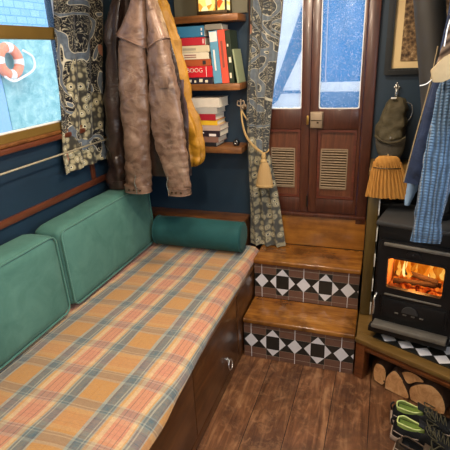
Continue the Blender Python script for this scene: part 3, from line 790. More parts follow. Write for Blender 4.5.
def book_up(x0, x1, z0, z1, col, label, y0=.352, depth=.115, tilt=0, band=None):
    c = V(((x0+x1)/2, y0+depth/2, z0)); t = thing('book', c, label, 'book', 'books on the wall shelf')
    h = z1-z0; w = (x1-x0)/2; d = depth/2; e = .002
    mt = Matrix.Translation(c+V((0, 0, abs(math.sin(tilt))*w))) @ Matrix.Rotation(tilt, 4, 'Y')
    bm = B(); box(bm, -w, -w+e, -d, d, 0, h, mtx=mt); box(bm, w-e, w, -d, d, 0, h, mtx=mt); box(bm, -w, w, -d-.001, -d+e, 0, h, .0008, mtx=mt)
    obj('cover', bm, bookmat(*col), t, smooth=False)
    bm = B(); box(bm, -w+e, w-e, -d+e, d-.003, .003, h-.003, mtx=mt); obj('pages', bm, 'paper', t, smooth=False)
    if band:
        for a, b, z_a, z_b in band[1]:
            bm = B(); box(bm, -w+a*2*w, -w+b*2*w, -d-.0016, -d-.0009, z_a*h, z_b*h, mtx=mt); obj('spine_print', bm, bookmat(*band[0]), t, smooth=False)
    return t
dk = ('ink', '#2c2a2c'); cr = ('cream', '#ddd2b6')
zs = 1.3645
book_flat(-.41, -.230, zs, zs+.031, ('dark_ink', '#2a2530'), 'dark patterned book at the bottom of the middle shelf stack', pale=(cr, [(.3, .36, .3, .7), (.45, .5, .2, .6), (.6, .7, .3, .8), (.78, .86, .2, .6)]))
t, mt, w, h, d = book_flat(-.40, -.228, zs+.032, zs+.086, ('scarlet', '#c4202a'), 'thick scarlet book with white lettering on the middle shelf', pale=(('white_ink', '#e8ddd6'), [(.80, .815, .05, .95)]))
text_mesh('spine_lettering', 'BOOG', .030, mt @ Matrix.Translation(V((-.010, -d-.0015, h*.62))) @ Matrix.Rotation(PI/2, 4, 'X'), 'paper', t)
book_flat(-.41, -.235, zs+.087, zs+.118, ('rust', '#a5502a'), 'rust brown book above the thick scarlet book', pale=(dk, [(.75, .85, .2, .8)]))
book_flat(-.42, -.245, zs+.119, zs+.151, ('ivory', '#d9cdb2'), 'ivory book with two printed lines on its spine, fourth up the stack', pale=(('red_ink', '#8a4a3c'), [(.25, .62, .55, .7), (.25, .62, .25, .38)]))
book_flat(-.42, -.238, zs+.152, zs+.183, ('buff', '#cdbf9e'), 'buff book with faded spine under the red book', pale=(('grey_ink', '#a39a84'), [(.2, .6, .3, .65)]))
book_flat(-.43, -.262, zs+.184, zs+.220, ('crimson', '#b02430'), 'crimson book with white mark, beneath the blue book', pale=(('white_ink', '#e8ddd6'), [(.94, .965, .2, .8)]))
book_flat(-.43, -.262, zs+.222, zs+.272, ('petrol', '#2f6f92'), 'petrol blue book topping the middle shelf stack', pale=(('white_ink', '#e8ddd6'), [(.90, .94, .55, .8), (.90, .94, .15, .4)]))
book_flat(-.258, -.172, zs+.2505, zs+.275, ('moss_grey', '#7d786c'), 'grey book lying on top of the upright blue book', depth=.11)
book_up(-.222, -.180, zs, zs+.245, ('sky_blue', '#5f97b2'), 'upright blue book with patterned white top on the middle shelf', tilt=-.07, band=(('white_ink', '#e8ddd6'), [(.05, .95, .80, .98), (.3, .5, .25, .65)]))
book_up(-.178, -.141, zs, zs+.248, ('coral', '#d5523c'), 'upright coral red book beside the blue one', tilt=-.07, band=(('red_ink', '#8a4a3c'), [(.3, .6, .3, .8)]))
book_up(-.139, -.115, zs, zs+.245, ('black_green', '#25301f'), 'dark slim upright book at the right of the coral book', tilt=-.07, band=(cr, [(.2, .6, .1, .2), (.3, .8, .4, .5), (.2, .5, .7, .75)]))
book_up(-.099, -.090, zs, zs+.16, ('sage', '#8a9270'), 'sage green pamphlet leaning at the right end of the middle shelf', tilt=-.15)
zs = 1.0435
book_flat(-.37, -.225, zs, zs+.022, ('soot', '#1f1d1f'), 'black book at the bottom of the lower shelf stack', rot=-.02)
book_flat(-.37, -.210, zs+.0225, zs+.052, ('mauve_brown', '#7d5a4c'), 'mauve brown book second from the bottom of the lower stack', rot=-.03)
book_flat(-.38, -.200, zs+.0525, zs+.084, ('espresso', '#2c2028'), 'dark brown book with white oval on its spine', rot=-.04, pale=(('white_ink', '#e8ddd6'), [(.3, .5, .55, .75), (.66, .88, .1, .5)]))
book_flat(-.38, -.198, zs+.0845, zs+.112, ('blush', '#b39a8c'), 'blush beige book on the lower shelf beneath the yellow one', rot=-.03)
book_flat(-.37, -.215, zs+.1125, zs+.137, ('yellow_sp', '#dcae2a'), 'bright yellow book in the lower shelf stack', rot=0)
book_flat(-.37, -.220, zs+.1375, zs+.170, ('maroon', '#a0202e'), 'maroon red book resting on the yellow book', rot=-.04)
book_flat(-.37, -.212, zs+.1705, zs+.203, ('grey_sp', '#a8a39a'), 'grey book beneath the thick off-white one', rot=-.02)
book_flat(-.375, -.195, zs+.2035, zs+.250, ('offwhite', '#cfc6b6'), 'thick off-white book topping the lower shelf stack', rot=-.05)
# lantern
ln = thing('lantern', (-.228, .42, 1.683), 'glowing stained glass lantern on the top shelf', 'lantern')
bm = B(); box(bm, -.305, -.150, .375, .465, 1.683, 1.702, .003); box(bm, -.30, -.155, .38, .46, 1.84, 1.86, .003)
for x in (-.30, -.155):
    for y in (.380, .460): box(bm, x-.004, x+.004, y-.004, y+.004, 1.70, 1.85)
box(bm, -.208, -.199, .377, .384, 1.70, 1.85)
obj('frame', bm, 'hook', ln)
bm = B(); box(bm, -.296, -.159, .384, .456, 1.703, 1.838); obj('glass', bm, 'lantern', ln, smooth=False)
bm = B(); lathe(bm, [(.06, 1.86), (.05, 1.875), (.015, 1.90), (.004, 1.905)], (-.228, .42, 0), seg=24); obj('lid', bm, 'hook', ln)
# paperweight on the lower shelf
pw = thing('trinket', (-.128, .40, 1.0435), 'small black round trinket with a bright ring on the lower shelf', 'ornament')
bm = B(); lathe(bm, [(.0, 0), (.014, .002), (.019, .014), (.016, .028), (.006, .034), (0, .035)], (-.128, .395, 1.0437)); obj('body', bm, 'black', pw)
bm = B(); tube(bm, [V((-.126+.008*math.cos(2*PI*k/20), .376, 1.064+.008*math.sin(2*PI*k/20))) for k in range(20)], .0018, 6, closed=True); obj('ring', bm, 'silver', pw)  # silver loop modelled in place of the shiny glint on the front
# tie-back hook
tb = thing('tieback_hook', (-.105, YB, 1.24), 'ornate bronze hook on the bulkhead holding the curtain cord', 'hook')
bm = B(); lathe(bm, [(.0, 0), (.016, 0), (.014, .006), (.005, .010), (.005, .03), (0, .03)], (-.107, YB-.001, 1.235), V((0, -1, 0)))
tube(bm, smoothpts([(-.107, YB-.03, 1.235), (-.107, YB-.05, 1.215), (-.107, YB-.066, 1.23), (-.107, YB-.066, 1.28)]), .004)
for s in (-1, 1): tube(bm, smoothpts([(-.107, YB-.066, 1.245), (-.107+s*.018, YB-.066, 1.25), (-.107+s*.016, YB-.066, 1.272), (-.107+s*.006, YB-.066, 1.268)]), .0032)
obj('hook', bm, 'pewter', tb)

# ------------------------------------------------------------------ jackets on the left
rk = thing('coat_rack', (-.45, .12, 1.94), 'pine board with pegs under the cabin ceiling holding the jackets', 'rack')
bm = B(); box(bm, -.72, -.30, .02, .24, ZC-.022, ZC-.001, .004); obj('board', bm, 'pine_dark', rk)
def peg(parent, x, y, z):
    bm = B(); tube(bm, smoothpts([(x, y, z+.035), (x, y, z+.01), (x+.008, y, z), (x+.018, y, z+.008), (x+.018, y, z+.018)]), .0035, 8); return obj('peg', bm, 'brass', parent)
for x, y in ((-.535, .16), (-.425, .055), (-.425, .18)): peg(rk, x, y, ZC-.055)
def garment(name, loc, label, cat): return thing(name, loc, label, cat)
def loop(x, y, z0, parent, mat, z1=ZC-.052):
    bm = B(); tube(bm, smoothpts([(x-.004, y-.004, z0), (x+.002, y-.004, (z0+z1)/2), (x+.009, y, z1), (x+.014, y+.003, (z0+z1)/2), (x+.02, y+.004, z0)]), .0025, 6); return obj('hanging_loop', bm, mat, parent)
# dark leather coat against the wall
dc = garment('dark_coat', (-.64, .13, .87), 'dark brown leather coat hanging behind the brown jacket by the side window', 'coat')
bm = B(); drape(bm, [(1.89, -.57, -.50, .14, .18), (1.75, -.60, -.48, .135, .19), (1.59, -.655, -.48, .13, .20), (1.31, -.705, -.48, .13, .20), (1.10, -.722, -.50, .13, .19), (.97, -.728, -.53, .13, .19), (.90, -.728, -.56, .13, .19)], 48, 7, 7, .006, .7, .012, 7)
obj('body', bm, 'leather_dark', dc)
bm = B(); drape(bm, [(1.76, -.600, -.54, .07, .13), (1.59, -.65, -.575, .055, .125), (1.32, -.698, -.60, .045, .12), (1.07, -.718, -.615, .042, .118), (.96, -.727, -.625, .042, .115), (.885, -.731, -.632, .045, .112)], 36, 7, 4, .004, 2.1, .013, 11)
sl = obj('sleeve', bm, 'leather_dark', dc)
bm = B(); drape(bm, [(.915, -.735, -.628, .04, .117), (.89, -.737, -.627, .039, .118), (.872, -.735, -.629, .041, .116)], 36, 3, 2, .001, 1, .002, 12); obj('cuff', bm, 'leather_dark', sl)
loop(-.54, .16, 1.88, dc, 'leather_dark')
# brown leather jacket
lj = garment('leather_jacket', (-.43, .05, .87), 'worn brown leather jacket with zipped cuffs hanging over the sofa', 'jacket')
bm = B(); drape(bm, [(1.88, -.46, -.385, .035, .085), (1.73, -.47, -.37, .05, .10), (1.58, -.53, -.335, .055, .108), (1.3, -.56, -.30, .058, .110), (1.05, -.565, -.29, .06, .110), (.95, -.56, -.29, .062, .108)], 48, 6, 6, .005, .3, .006, 8)
obj('body', bm, 'leather_dark', lj)
slL = [(1.86, -0.432, -0.412, 0.02, 0.065), (1.743, -0.452, -0.396, 0.002, 0.068), (1.66, -0.494, -0.403, -0.012, 0.072), (1.58, -0.536, -0.41, -0.018, 0.075), (1.498, -0.554, -0.418, -0.02, 0.076), (1.319, -0.572, -0.43, -0.02, 0.074), (1.2, -0.578, -0.44, -0.02, 0.072), (1.08, -0.586, -0.454, -0.018, 0.07), (0.97, -0.598, -0.464, -0.014, 0.066), (0.905, -0.602, -0.468, -0.01, 0.062)]
slR = [(1.86, -0.396, -0.374, 0.02, 0.065), (1.735, -0.386, -0.36, 0.004, 0.068), (1.65, -0.389, -0.332, -0.006, 0.072), (1.57, -0.404, -0.31, -0.012, 0.075), (1.446, -0.408, -0.288, -0.016, 0.076), (1.36, -0.412, -0.271, -0.018, 0.075), (1.18, -0.414, -0.258, -0.018, 0.072), (1.09, -0.404, -0.255, -0.017, 0.07), (0.98, -0.372, -0.254, -0.014, 0.066), (0.905, -0.36, -0.254, -0.01, 0.062)]
for i, sl in enumerate((slL, slR)):
    bm = B(); drape(bm, sl, 60, 12, 3, .003, 1.3+i*2, .0058, 15)
    s = obj('sleeve', bm, 'leather', lj)
    z, xl, xr, yf, yb = sl[-1]
    bm = B(); drape(bm, [(.914, xl-.004, xr+.004, yf-.006, yb+.004), (.892, xl-.005, xr+.005, yf-.007, yb+.005), (.874, xl-.004, xr+.004, yf-.006, yb+.004)], 40, 3, 2, .001, i, .0015, 12)
    c = obj('cuff', bm, 'leather', s)
    bm = B(); xm = xl+(xr-xl)*(.62 if i == 0 else .14)
    pz = [(xm+.004*math.sin(k), yf-.011-.003*math.sin(k*.5), .877+k*.012) for k in range(9)]
    tube(bm, pz, .0022, 6); obj('zip', bm, 'silver', s)
    for kx in (.3, .5, .75):
        bm = B(); lathe(bm, [(0, 0), (.0055, 0), (.0045, .003), (0, .004)], (xl+(xr-xl)*kx, yf-.0075, .894), V((0, -1, 0)), 12); obj('stud', bm, 'hook', c)
    for zz in (.910, .878):
        bm = B(); cxx, hw = (xl+xr)/2, (xr-xl)/2+.004; cyy, hd_ = (yf+yb)/2, (yb-yf)/2+.006
        tube(bm, [V((cxx+hw*math.copysign(abs(math.cos(a))**.83, math.cos(a)), cyy+hd_*math.copysign(abs(math.sin(a))**.83, math.sin(a)), zz)) for a in [2*PI*k/40 for k in range(40)]], .0018, 6, closed=True); obj('stitched_edge', bm, 'leather_tan', c)
# shoulder yokes: slanted lower edge, seam cord along it
g = .005
ykL = [(1.87, -0.438, -0.408, 0.014, 0.07, 0), (1.75, -0.458, -0.394, -0.004, 0.072, 0), (1.66, -0.502, -0.399, -0.013, 0.076, -0.1), (1.61, -0.532, -0.403, -0.019, 0.078, -0.25), (1.572, -0.548, -0.407, -0.023, 0.08, -0.45)]
ykR = [(1.87, -0.401, -0.372, 0.014, 0.07, 0), (1.74, -0.391, -0.356, -0.002, 0.072, 0), (1.66, -0.394, -0.33, -0.006, 0.076, 0.1), (1.6, -0.395, -0.314, -0.012, 0.078, 0.3), (1.556, -0.397, -0.304, -0.016, 0.08, 0.5)]
for i, yk in enumerate((ykL, ykR)):
    bm = B(); drape(bm, yk, 48, 6, 3, .002, 1.3+i*2, .0035, 13); y_ = obj('yoke', bm, 'leather_tan', lj)
    z, xl, xr, yf, yb, slt = yk[-1]; cx, hw = (xl+xr)/2, (xr-xl)/2
    bm = B(); tube(bm, smoothpts([V((cx+hw*u, (yf+yb)/2-(yb-yf)/2*(1-abs(u)**2.4)**(1/2.4)-.001, z+slt*hw*u+.006)) for u in (-.97, -.8, -.5, 0, .5, .8, .97)], 4), .003, 6); obj('seam', bm, 'leather_tan', y_)
bm = B(); box(bm, -.338, -.300, -.026, -.012, 1.375, 1.425, .003); obj('pocket_patch', bm, 'leather', lj)
loop(-.43, .055, 1.87, lj, 'leather_dark')
# mustard coat
yc = garment('mustard_coat', (-.33, .18, .98), 'mustard yellow waxed coat hanging between leather jacket and bookshelf', 'coat')
bm = B(); drape(bm, [(1.88, -.44, -.39, .155, .20), (1.742, -.43, -.372, .135, .215), (1.66, -.43, -.345, .135, .22), (1.57, -.44, -.318, .135, .22), (1.45, -.43, -.308, .135, .22), (1.35, -.42, -.295, .135, .22), (1.21, -.39, -.258, .135, .215), (1.10, -.36, -.232, .135, .21), (1.04, -.335, -.234, .14, .205), (.995, -.318, -.255, .145, .19), (.98, -.30, -.272, .155, .18)], 44, 6, 5, .007, .4, .011, 9)
obj('body', bm, 'yellow', yc)
bm = B(); drape(bm, [(1.40, -.335, -.300, .125, .138), (1.34, -.345, -.298, .120, .138), (1.25, -.345, -.286, .118, .138), (1.10, -.345, -.296, .120, .138), (1.0, -.34, -.31, .125, .138)], 28, 5, 3, .003, .9, .005, 14); obj('lining', bm, bookmat('plum', '#4d3a3a'), yc)
loop(-.43, .18, 1.87, yc, 'leather_dark')

# ------------------------------------------------------------------ curtains
def pleat_sheet(rows, depth, n, folds, ph, axis, th=.004):
    """rows: (z, a, b, base) cloth running a..b along axis, pleated about base"""
    bm = B(); R = lerp_rows(rows, 6); rings = []
    for (z, a, b, base, dp) in R:
        f = []; bk = []
        for k in range(n+1):
            u = k/n; t = a+(b-a)*u
            w = dp*(math.sin(u*folds*2*PI+ph+z*1.3)+.35*math.sin(u*folds*4.3*PI+z*3+ph))
            w += .004*noise.noise(V((t*9, z*5, ph)))
            if axis == 'x': f.append(V((t, base+w, z))); bk.append(V((t, base+w+th, z)))
            else: f.append(V((base+w, t, z))); bk.append(V((base+w-th, t, z)))
        rings.append(f+bk[::-1])
    return loft(bm, rings, True)
wc = thing('window_curtain', (-.76, -.03, 1.02), 'dark printed curtain drawn aside at the left window', 'curtain')
bm = pleat_sheet([(1.87, -.09, .30, -.766, .006), (1.75, -.097, .27, -.766, .007), (1.6, -.125, .226, -.766, .008), (1.5, -.141, .203, -.766, .008), (1.34, -.165, .165, -.766, .008), (1.2, -.19, .134, -.766, .007), (1.12, -.205, .122, -.768, .005), (1.06, -.216, .117, -.762, .008), (1.018, -.223, .115, -.758, .010)], .008, 70, 3, .6, 'y')
obj('cloth', bm, 'curt_y', wc, sharp=70)
rd = thing('curtain_rod', (-.72, -1.0, 1.11), 'thin brass rod holding the bottom of the left window curtain', 'rod')
bm = B(); tube(bm, [(-.738, -2.9, 1.116), (-.738, .17, 1.118)], .0045, 12); obj('rod', bm, 'pale_brass', rd)
for y in (-1.42, .165):
    bm = B(); tube(bm, [(XL+.0, y, 1.117), (-.75, y, 1.117), (-.734, y, 1.117)], .006, 10); lathe(bm, [(.0, 0), (.014, 0), (.012, .004), (0, .004)], (XL, y, 1.117), V((1, 0, 0)), 14); obj('bracket', bm, 'brass', rd)
rp = thing('curtain_pole', (-.76, -.4, 1.88), 'brass curtain pole above the left window', 'rod')
bm = B(); tube(bm, [(-.766, -2.9, 1.885), (-.766, .33, 1.885)], .009, 12); obj('pole', bm, 'brass', rp)
for y in (-1.35, .32):
    bm = B(); tube(bm, [(XL, y, 1.885), (-.766, y, 1.885)], .006, 10); obj('bracket', bm, 'brass', rp)
dcu = thing('door_curtain', (.03, .43, .47), 'tall printed door curtain gathered by a gold tassel', 'curtain')
bm = pleat_sheet([(1.87, -.045, .125, .425, .014), (1.74, -.045, .119, .425, .014), (1.6, -.052, .105, .425, .014), (1.465, -.062, .086, .425, .013), (1.3, -.074, .066, .422, .012), (1.2, -.078, .055, .42, .011), (1.1, -.076, .046, .418, .009), (1.02, -.074, .042, .416, .008), (.95, -.072, .056, .415, .009), (.80, -.070, .086, .415, .012), (.65, -.068, .108, .413, .014), (.55, -.070, .124, .410, .014), (.474, -.070, .134, .408, .014)], .01, 80, 3.2, .2, 'x')
obj('cloth', bm, 'curt_x', dcu, sharp=70)
pl = thing('door_curtain_pole', (.05, .425, 1.88), 'brass pole carrying the door curtain', 'rod')
bm = B(); tube(bm, [(-.06, .425, 1.885), (.53, .425, 1.885)], .009, 12); obj('pole', bm, 'brass', pl)
for x in (-.05, .52):
    bm = B(); tube(bm, [(x, .425, 1.885), (x, YB-.021, 1.885)], .006, 10); obj('bracket', bm, 'brass', pl)
ts = thing('tassel_tieback', (.03, .38, .83), 'gold tassel tie-back cord around the door curtain', 'tassel')
bm = B()
for s in (0, .007): tube(bm, smoothpts([(-.107, .428, 1.225), (-.099, .412, 1.175-s), (-.080, .398, 1.115-s*1.5), (-.05, .385, 1.07-s), (-.01, .378, 1.035-s), (.022, .376, 1.012)]), .0042, 8)
tube(bm, smoothpts([(.022, .376, 1.012), (.036, .395, 1.012), (.040, .425, 1.02), (.02, .446, 1.04), (-.05, .446, 1.12), (-.107, .428, 1.226)]), .0042, 8)
obj('cord', bm, 'gold_yarn', ts)
bm = B(); lathe(bm, [(.002, .0), (.010, -.004), (.014, -.018), (.011, -.030), (.016, -.036), (.017, -.046), (.012, -.052)], (.026, .372, 1.012), seg=20); obj('knot', bm, 'gold_yarn', ts)
rings = []
for k in range(9):
    t = k/8; z = .965-.132*t; rr = .016+.030*t**.7; rings.append([V((.031+rr*math.cos(2*PI*i/36)*(1+.06*(i % 2)), .366+rr*.62*math.sin(2*PI*i/36)*(1+.06*(i % 2)), z+.003*noise.noise(V((i, k, 0)))*(k == 8))) for i in range(36)])
bm = B(); loft(bm, rings); obj('fringe', bm, 'tassel', ts, sharp=60)
bm = B(); tube(bm, [V((.031+.0445*math.cos(2*PI*i/30), .366+.029*math.sin(2*PI*i/30), .842)) for i in range(30)], .004, 6, closed=True); obj('trim_band', bm, 'gold_yarn', ts)

# ------------------------------------------------------------------ hearth, surround and stove
ang = math.radians(-25.3); hu = V((math.cos(ang), math.sin(ang), 0)); hv = V((-hu.y, hu.x, 0)); HO = V((.563, .006, 0))
HZ = .225
def hp(u, v, z): return HO+hu*u+hv*v+V((0, 0, z))
UE = .76
he = thing('hearth', (.9, .15, 0), 'raised corner hearth with olive edging and log store beneath the stove', 'hearth')
e = HO+hu*UE
poly = [HO+V((0, 0, 0)), V((1.262, HO.y-(1.262-HO.x)*math.tan(-ang), 0)), V((1.262, .484, 0)), V((.563, .484, 0))]
bm = B(); prism(bm, [p+V((0, 0, HZ-.028)) for p in poly], (0, 0, .026)); obj('hearth_top', bm, 'olive_h', he, smooth=False)
def hbox(bm, u0, u1, v0, v1, z0, z1, bev=.003, mi=0):
    mt = Matrix(((hu.x, hv.x, 0, HO.x), (hu.y, hv.y, 0, HO.y), (0, 0, 1, 0), (0, 0, 0, 1)))
    return box(bm, u0, u1, v0, v1, z0, z1, bev, mi, mtx=mt)
bm = B(); hbox(bm, -.002, UE, -.010, .048, HZ-.020, HZ+.002, .003); obj('front_edging', bm, 'olive_h', he)
bm = B(); hbox(bm, .045, UE-.02, .004, .022, HZ-.062, HZ-.027, .003); obj('fascia', bm, 'brown_h', he)
bm = B(); hbox(bm, .05, UE-.02, -.004, .005, HZ-.046, HZ-.036, .002); obj('bead', bm, 'brown_h', he)
bm = B(); hbox(bm, .0, .046, .0, .06, 0, HZ-.027, .003); obj('post', bm, 'brown_h', he)
bm = B(); hbox(bm, .47, .52, .0, .06, 0, HZ-.062, .003); obj('post', bm, 'brown_h', he)
bm = B(); hbox(bm, .52, UE-.02, .006, .02, 0, HZ-.063, .002); obj('side_panel', bm, 'brown_h', he)
bm = B(); hbox(bm, .05, .50, .26, .27, 0.0, HZ-.03, 0); obj('back_panel', bm, 'dark', he, smooth=False)
# tiled top with black and white diamonds
bm = B(); 
TO = hp(.10, .050, HZ-.002)
hbox(bm, .055, UE-.03, .052, .33, HZ-.002, HZ+.0005, 0, 0)
def quad(pts, lay, mi):
    f = bm.faces.new([bm.verts.new(hp(a, b, HZ+.0005+lay)) for a, b in pts]); f.material_index = mi
for j in range(4):
    for i in range(9):
        cu, cvv = .115+i*.082, .092+j*.082; q = .038
        if cu+q < UE-.03 and cvv+q < .33:
            quad([(cu-q, cvv), (cu, cvv-q), (cu+q, cvv), (cu, cvv+q)], .0006, 1)
bm.normal_update()
b = base_of(he); bmesh.ops.translate(bm, verts=bm.verts, vec=-b); me = bpy.data.meshes.new('hearth_tiles'); bm.to_mesh(me); bm.free()
me.materials.append(M['tblack']); me.materials.append(M['twhite']); o = bpy.data.objects.new('hearth_tiles', me); C.objects.link(o); o.parent = he

# stove alcove: end partition, mantel, tiled back
sr = thing('stove_surround', (.9, .35, HZ), 'olive-gold upright and mantel with white tiles around the stove', 'surround')
bm = B(); box(bm, .5645, .613, .215, .484, HZ+.002, .949, .003); obj('upright', bm, 'olive', sr)
bm = B(); box(bm, .5575, XR-.002, .245, YB-.001, .950, .976, .004); obj('mantel', bm, 'olive_h', sr)
bm = B()
zz = HZ+.004
while zz < .94:
    box(bm, .6132, .619, .217, .465, zz, min(zz+.07, .946), .001); zz += .135
obj('side_tile', bm, 'white', sr)
bm = B()
x = .62
while x < 1.24:
    zz = HZ+.004
    while zz < .94:
        box(bm, x, min(x+.098, 1.275), YB-.012, YB-.003, zz, min(zz+.098, .947), .001); zz += .104
    x += .104
obj('back_tile', bm, 'tblack', sr)

sa = math.radians(-13); su = V((math.cos(sa), math.sin(sa), 0)); sv = V((-su.y, su.x, 0)); SO = V((.622, .048, 0))
SM = Matrix(((su.x, sv.x, 0, SO.x), (su.y, sv.y, 0, SO.y), (0, 0, 1, 0), (0, 0, 0, 1)))
def sbox(bm, u0, u1, v0, v1, z0, z1, bev=.003, mi=0): return box(bm, u0, u1, v0, v1, z0, z1, bev, mi, mtx=SM)
def sp(u, v, z): return SM @ V((u, v, z))
SW = .335; SD = .27
sto = thing('wood_stove', SM @ V((SW/2, SD/2, HZ+.002)), 'black cast iron wood stove with a fire behind its glass door', 'stove')
bm = B()
sbox(bm, .0, SW, .012, .03, .27, .455, .003); sbox(bm, .0, .045, .012, .03, .455, .72, .002); sbox(bm, SW-.045, SW, .012, .03, .455, .72, .002); sbox(bm, 0, SW, .012, .03, .70, .785, .002)
sbox(bm, .0, .014, .03, SD, .27, .785, .002); sbox(bm, SW-.014, SW, .03, SD, .27, .785, .002); sbox(bm, 0, SW, SD-.014, SD, .27, .785, .002); sbox(bm, .014, SW-.014, .03, SD-.014, .27, .285, 0)
obj('body', bm, 'black', sto)
bm = B(); sbox(bm, -.012, SW+.012, -.012, SD+.01, .785, .806, .006); obj('top_plate', bm, 'black2', sto)
for u in (.012, SW-.042):
    for v in (.02, SD-.05):
        bm = B(); sbox(bm, u, u+.03, v, v+.03, HZ+.002, .272, .004); obj('leg', bm, 'black', sto)
# firebox lining
bm = B(); sbox(bm, .045, SW-.045, SD-.04, SD-.015, .45, .71, 0); sbox(bm, .03, .045, .031, SD-.015, .45, .71, 0); sbox(bm, SW-.045, SW-.03, .031, SD-.015, .45, .71, 0)
sbox(bm, .03, SW-.03, .031, SD-.015, .45, .462, 0); obj('firebrick', bm, 'fire_brick', sto, smooth=False)
# door
P = lambda u, w: sp(u, -.010, w)
bm = B(); frame_prism(bm, rrect(.015, SW-.012, .452, .722, .008, 3), rrect(.052, .282, .500, .645, .012, 3), P, sv*.02)
dr = obj('door', bm, 'black', sto, sharp=30)
bm = B(); frame_prism(bm, rrect(.046, .288, .494, .651, .014, 3), rrect(.053, .281, .501, .644, .012, 3), lambda u, w: sp(u, -.014, w), sv*.006); obj('glass_frame', bm, 'black', dr)
bm = B(); sbox(bm, .050, .284, .0, .004, .497, .648, 0); obj('glass', bm, 'stove_glass', dr, smooth=False)
bm = B(); sbox(bm, .030, SW-.02, -.022, -.008, .700, .716, .005); obj('door_bar', bm, 'worn', dr)  # pale bar stands in for the highlight along the door's top edge
bm = B(); prism(bm, [sp(.135+.032*math.cos(t)+.02, -.020, .668+.026*math.sin(t)) for t in [PI*k/12 for k in range(13)]], sv*.010); lathe(bm, [(0, 0), (.006, 0), (.005, .006), (0, .008)], sp(.155, -.020, .678), -sv, 12); obj('air_vent', bm, 'black', dr)
bm = B(); sbox(bm, .05, .285, -.016, -.009, .462, .470, .002); obj('lower_bar', bm, 'worn', dr)
bm = B(); tube(bm, smoothpts([sp(.018, -.012, .46), sp(.012, -.030, .44), sp(.014, -.034, .40), sp(.012, -.036, .365)]), [.005]*12+[.006]*7, 8); obj('handle', bm, 'silver', dr)
# ash pan
bm = B(); sbox(bm, .035, SW-.02, -.004, .013, .345, .448, .004); sbox(bm, .045, SW-.03, -.010, .0, .355, .44, .003); ap = obj('ash_door', bm, 'black', sto)
bm = B(); prism(bm, [sp(.165+.034*math.cos(t), -.018, .392+.034*math.sin(t)) for t in [PI*k/14 for k in range(15)]], sv*.010); obj('spin_wheel', bm, 'black2', ap)
bm = B()
for u in (.11, .145, .18, .215): sbox(bm, u-.008, u+.008, -.0125, -.0095, .376, .383, .001)
obj('air_slot', bm, 'worn', ap)
bm = B(); sbox(bm, .012, SW-.008, -.046, .014, .300, .313, .005); sbox(bm, .012, SW-.008, -.050, -.041, .298, .319, .004); obj('ash_lip', bm, 'worn', sto)
bm = B(); sbox(bm, -.005, SW-.005, -.03, .012, .262, .292, .003); obj('lower_skirt', bm, 'black', sto)
# flue
fl = thing('flue_pipe', sp(.19, .16, .806), 'dark grey flue pipe rising from the stove past the picture', 'flue')
ft = sp(.19, .16, .806)
pts = smoothpts([ft+V((0, 0, .002)), ft+V((-.008, .01, .2)), V((.808, .225, 1.25)), V((.782, .25, 1.41)), V((.736, .25, 1.67)), V((.684, .25, ZC-.002))], 6)
bm = B(); tube(bm, pts, .0585, 28); obj('pipe', bm, 'flue', fl)
bm = B(); lathe(bm, [(.058, 0), (.074, 0), (.074, .022), (.06, .026)], ft+V((0, 0, .001)), seg=28); obj('collar', bm, 'black', fl)
# fire
fi = thing('stove_fire', sp(SW/2, .14, .463), 'orange log fire burning behind the stove glass', 'fire')
def tongue(u, v, z0, h, r, seed, mat, lean=0, nm='flame'):
    rings = []
    for k in range(9):
        t = k/8; rr = r*(math.sin(PI*min(1, .25+t*.75))**1.0)*(1-t*.35)+.0006
        c = sp(u+lean*t*t+.012*noise.noise(V((seed, t*4, 0))), v, z0+h*t)
        rings.append([c+su*rr*math.cos(2*PI*i/10)+sv*rr*.6*math.sin(2*PI*i/10) for i in range(10)])
    bm = B(); loft(bm, rings); return obj(nm, bm, mat, fi, sharp=80)
random.seed(3)
for i, (u, h, r, m_) in enumerate([(.075, .08, .010, 'flame'), (.108, .14, .009, 'flame_hot'), (.120, .11, .012, 'flame'), (.150, .06, .010, 'flame'), (.190, .08, .011, 'flame'), (.208, .142, .008, 'flame_hot'), (.218, .10, .012, 'flame'), (.255, .06, .010, 'flame'), (.10, .09, .006, 'flame_hot')]):
    tongue(u, .14+.04*(i % 2), .495, h, r, i*3.1, m_, .012*math.sin(i*2))
for i, (u, h, r) in enumerate([(.075, .14, .040), (.12, .15, .048), (.165, .15, .050), (.21, .15, .048), (.255, .14, .040)]):
    tongue(u, .20, .475, h+.05, r, 40+i*2.7, 'flame_deep', .006*math.sin(i*3))
bm = B()
for i in range(60):
    u, v = random.uniform(.06, .275), random.uniform(.05, .2); r = random.uniform(.008, .015)
    bmesh.ops.create_icosphere(bm, subdivisions=1, radius=r, matrix=Matrix.Translation(sp(u, v, .466+r*.6+random.uniform(0, .012))))
o = obj('embers', bm, 'ember', fi, smooth=False); o['kind'] = 'stuff'
for i, (u0, v0, u1, v1, z) in enumerate([(.065, .09, .265, .12, .487), (.09, .17, .25, .11, .505)]):
    bm = B(); P0, P1 = sp(u0, v0, z), sp(u1, v1, z+.006)
    rings = []
    for k in range(8):
        c = P0+(P1-P0)*k/7; rings.append([c+V((0, 0, 1))*.013*math.sin(2*PI*j/10)*(1+.25*noise.noise(V((k, j, i))))+sv*.013*math.cos(2*PI*j/10) for j in range(10)])
    loft(bm, rings); tag(obj('burning_log', bm, 'char'), ['charred log lying low at the front of the stove fire', 'charred log lying crosswise at the back of the stove fire'][i], 'log', 'burning logs')

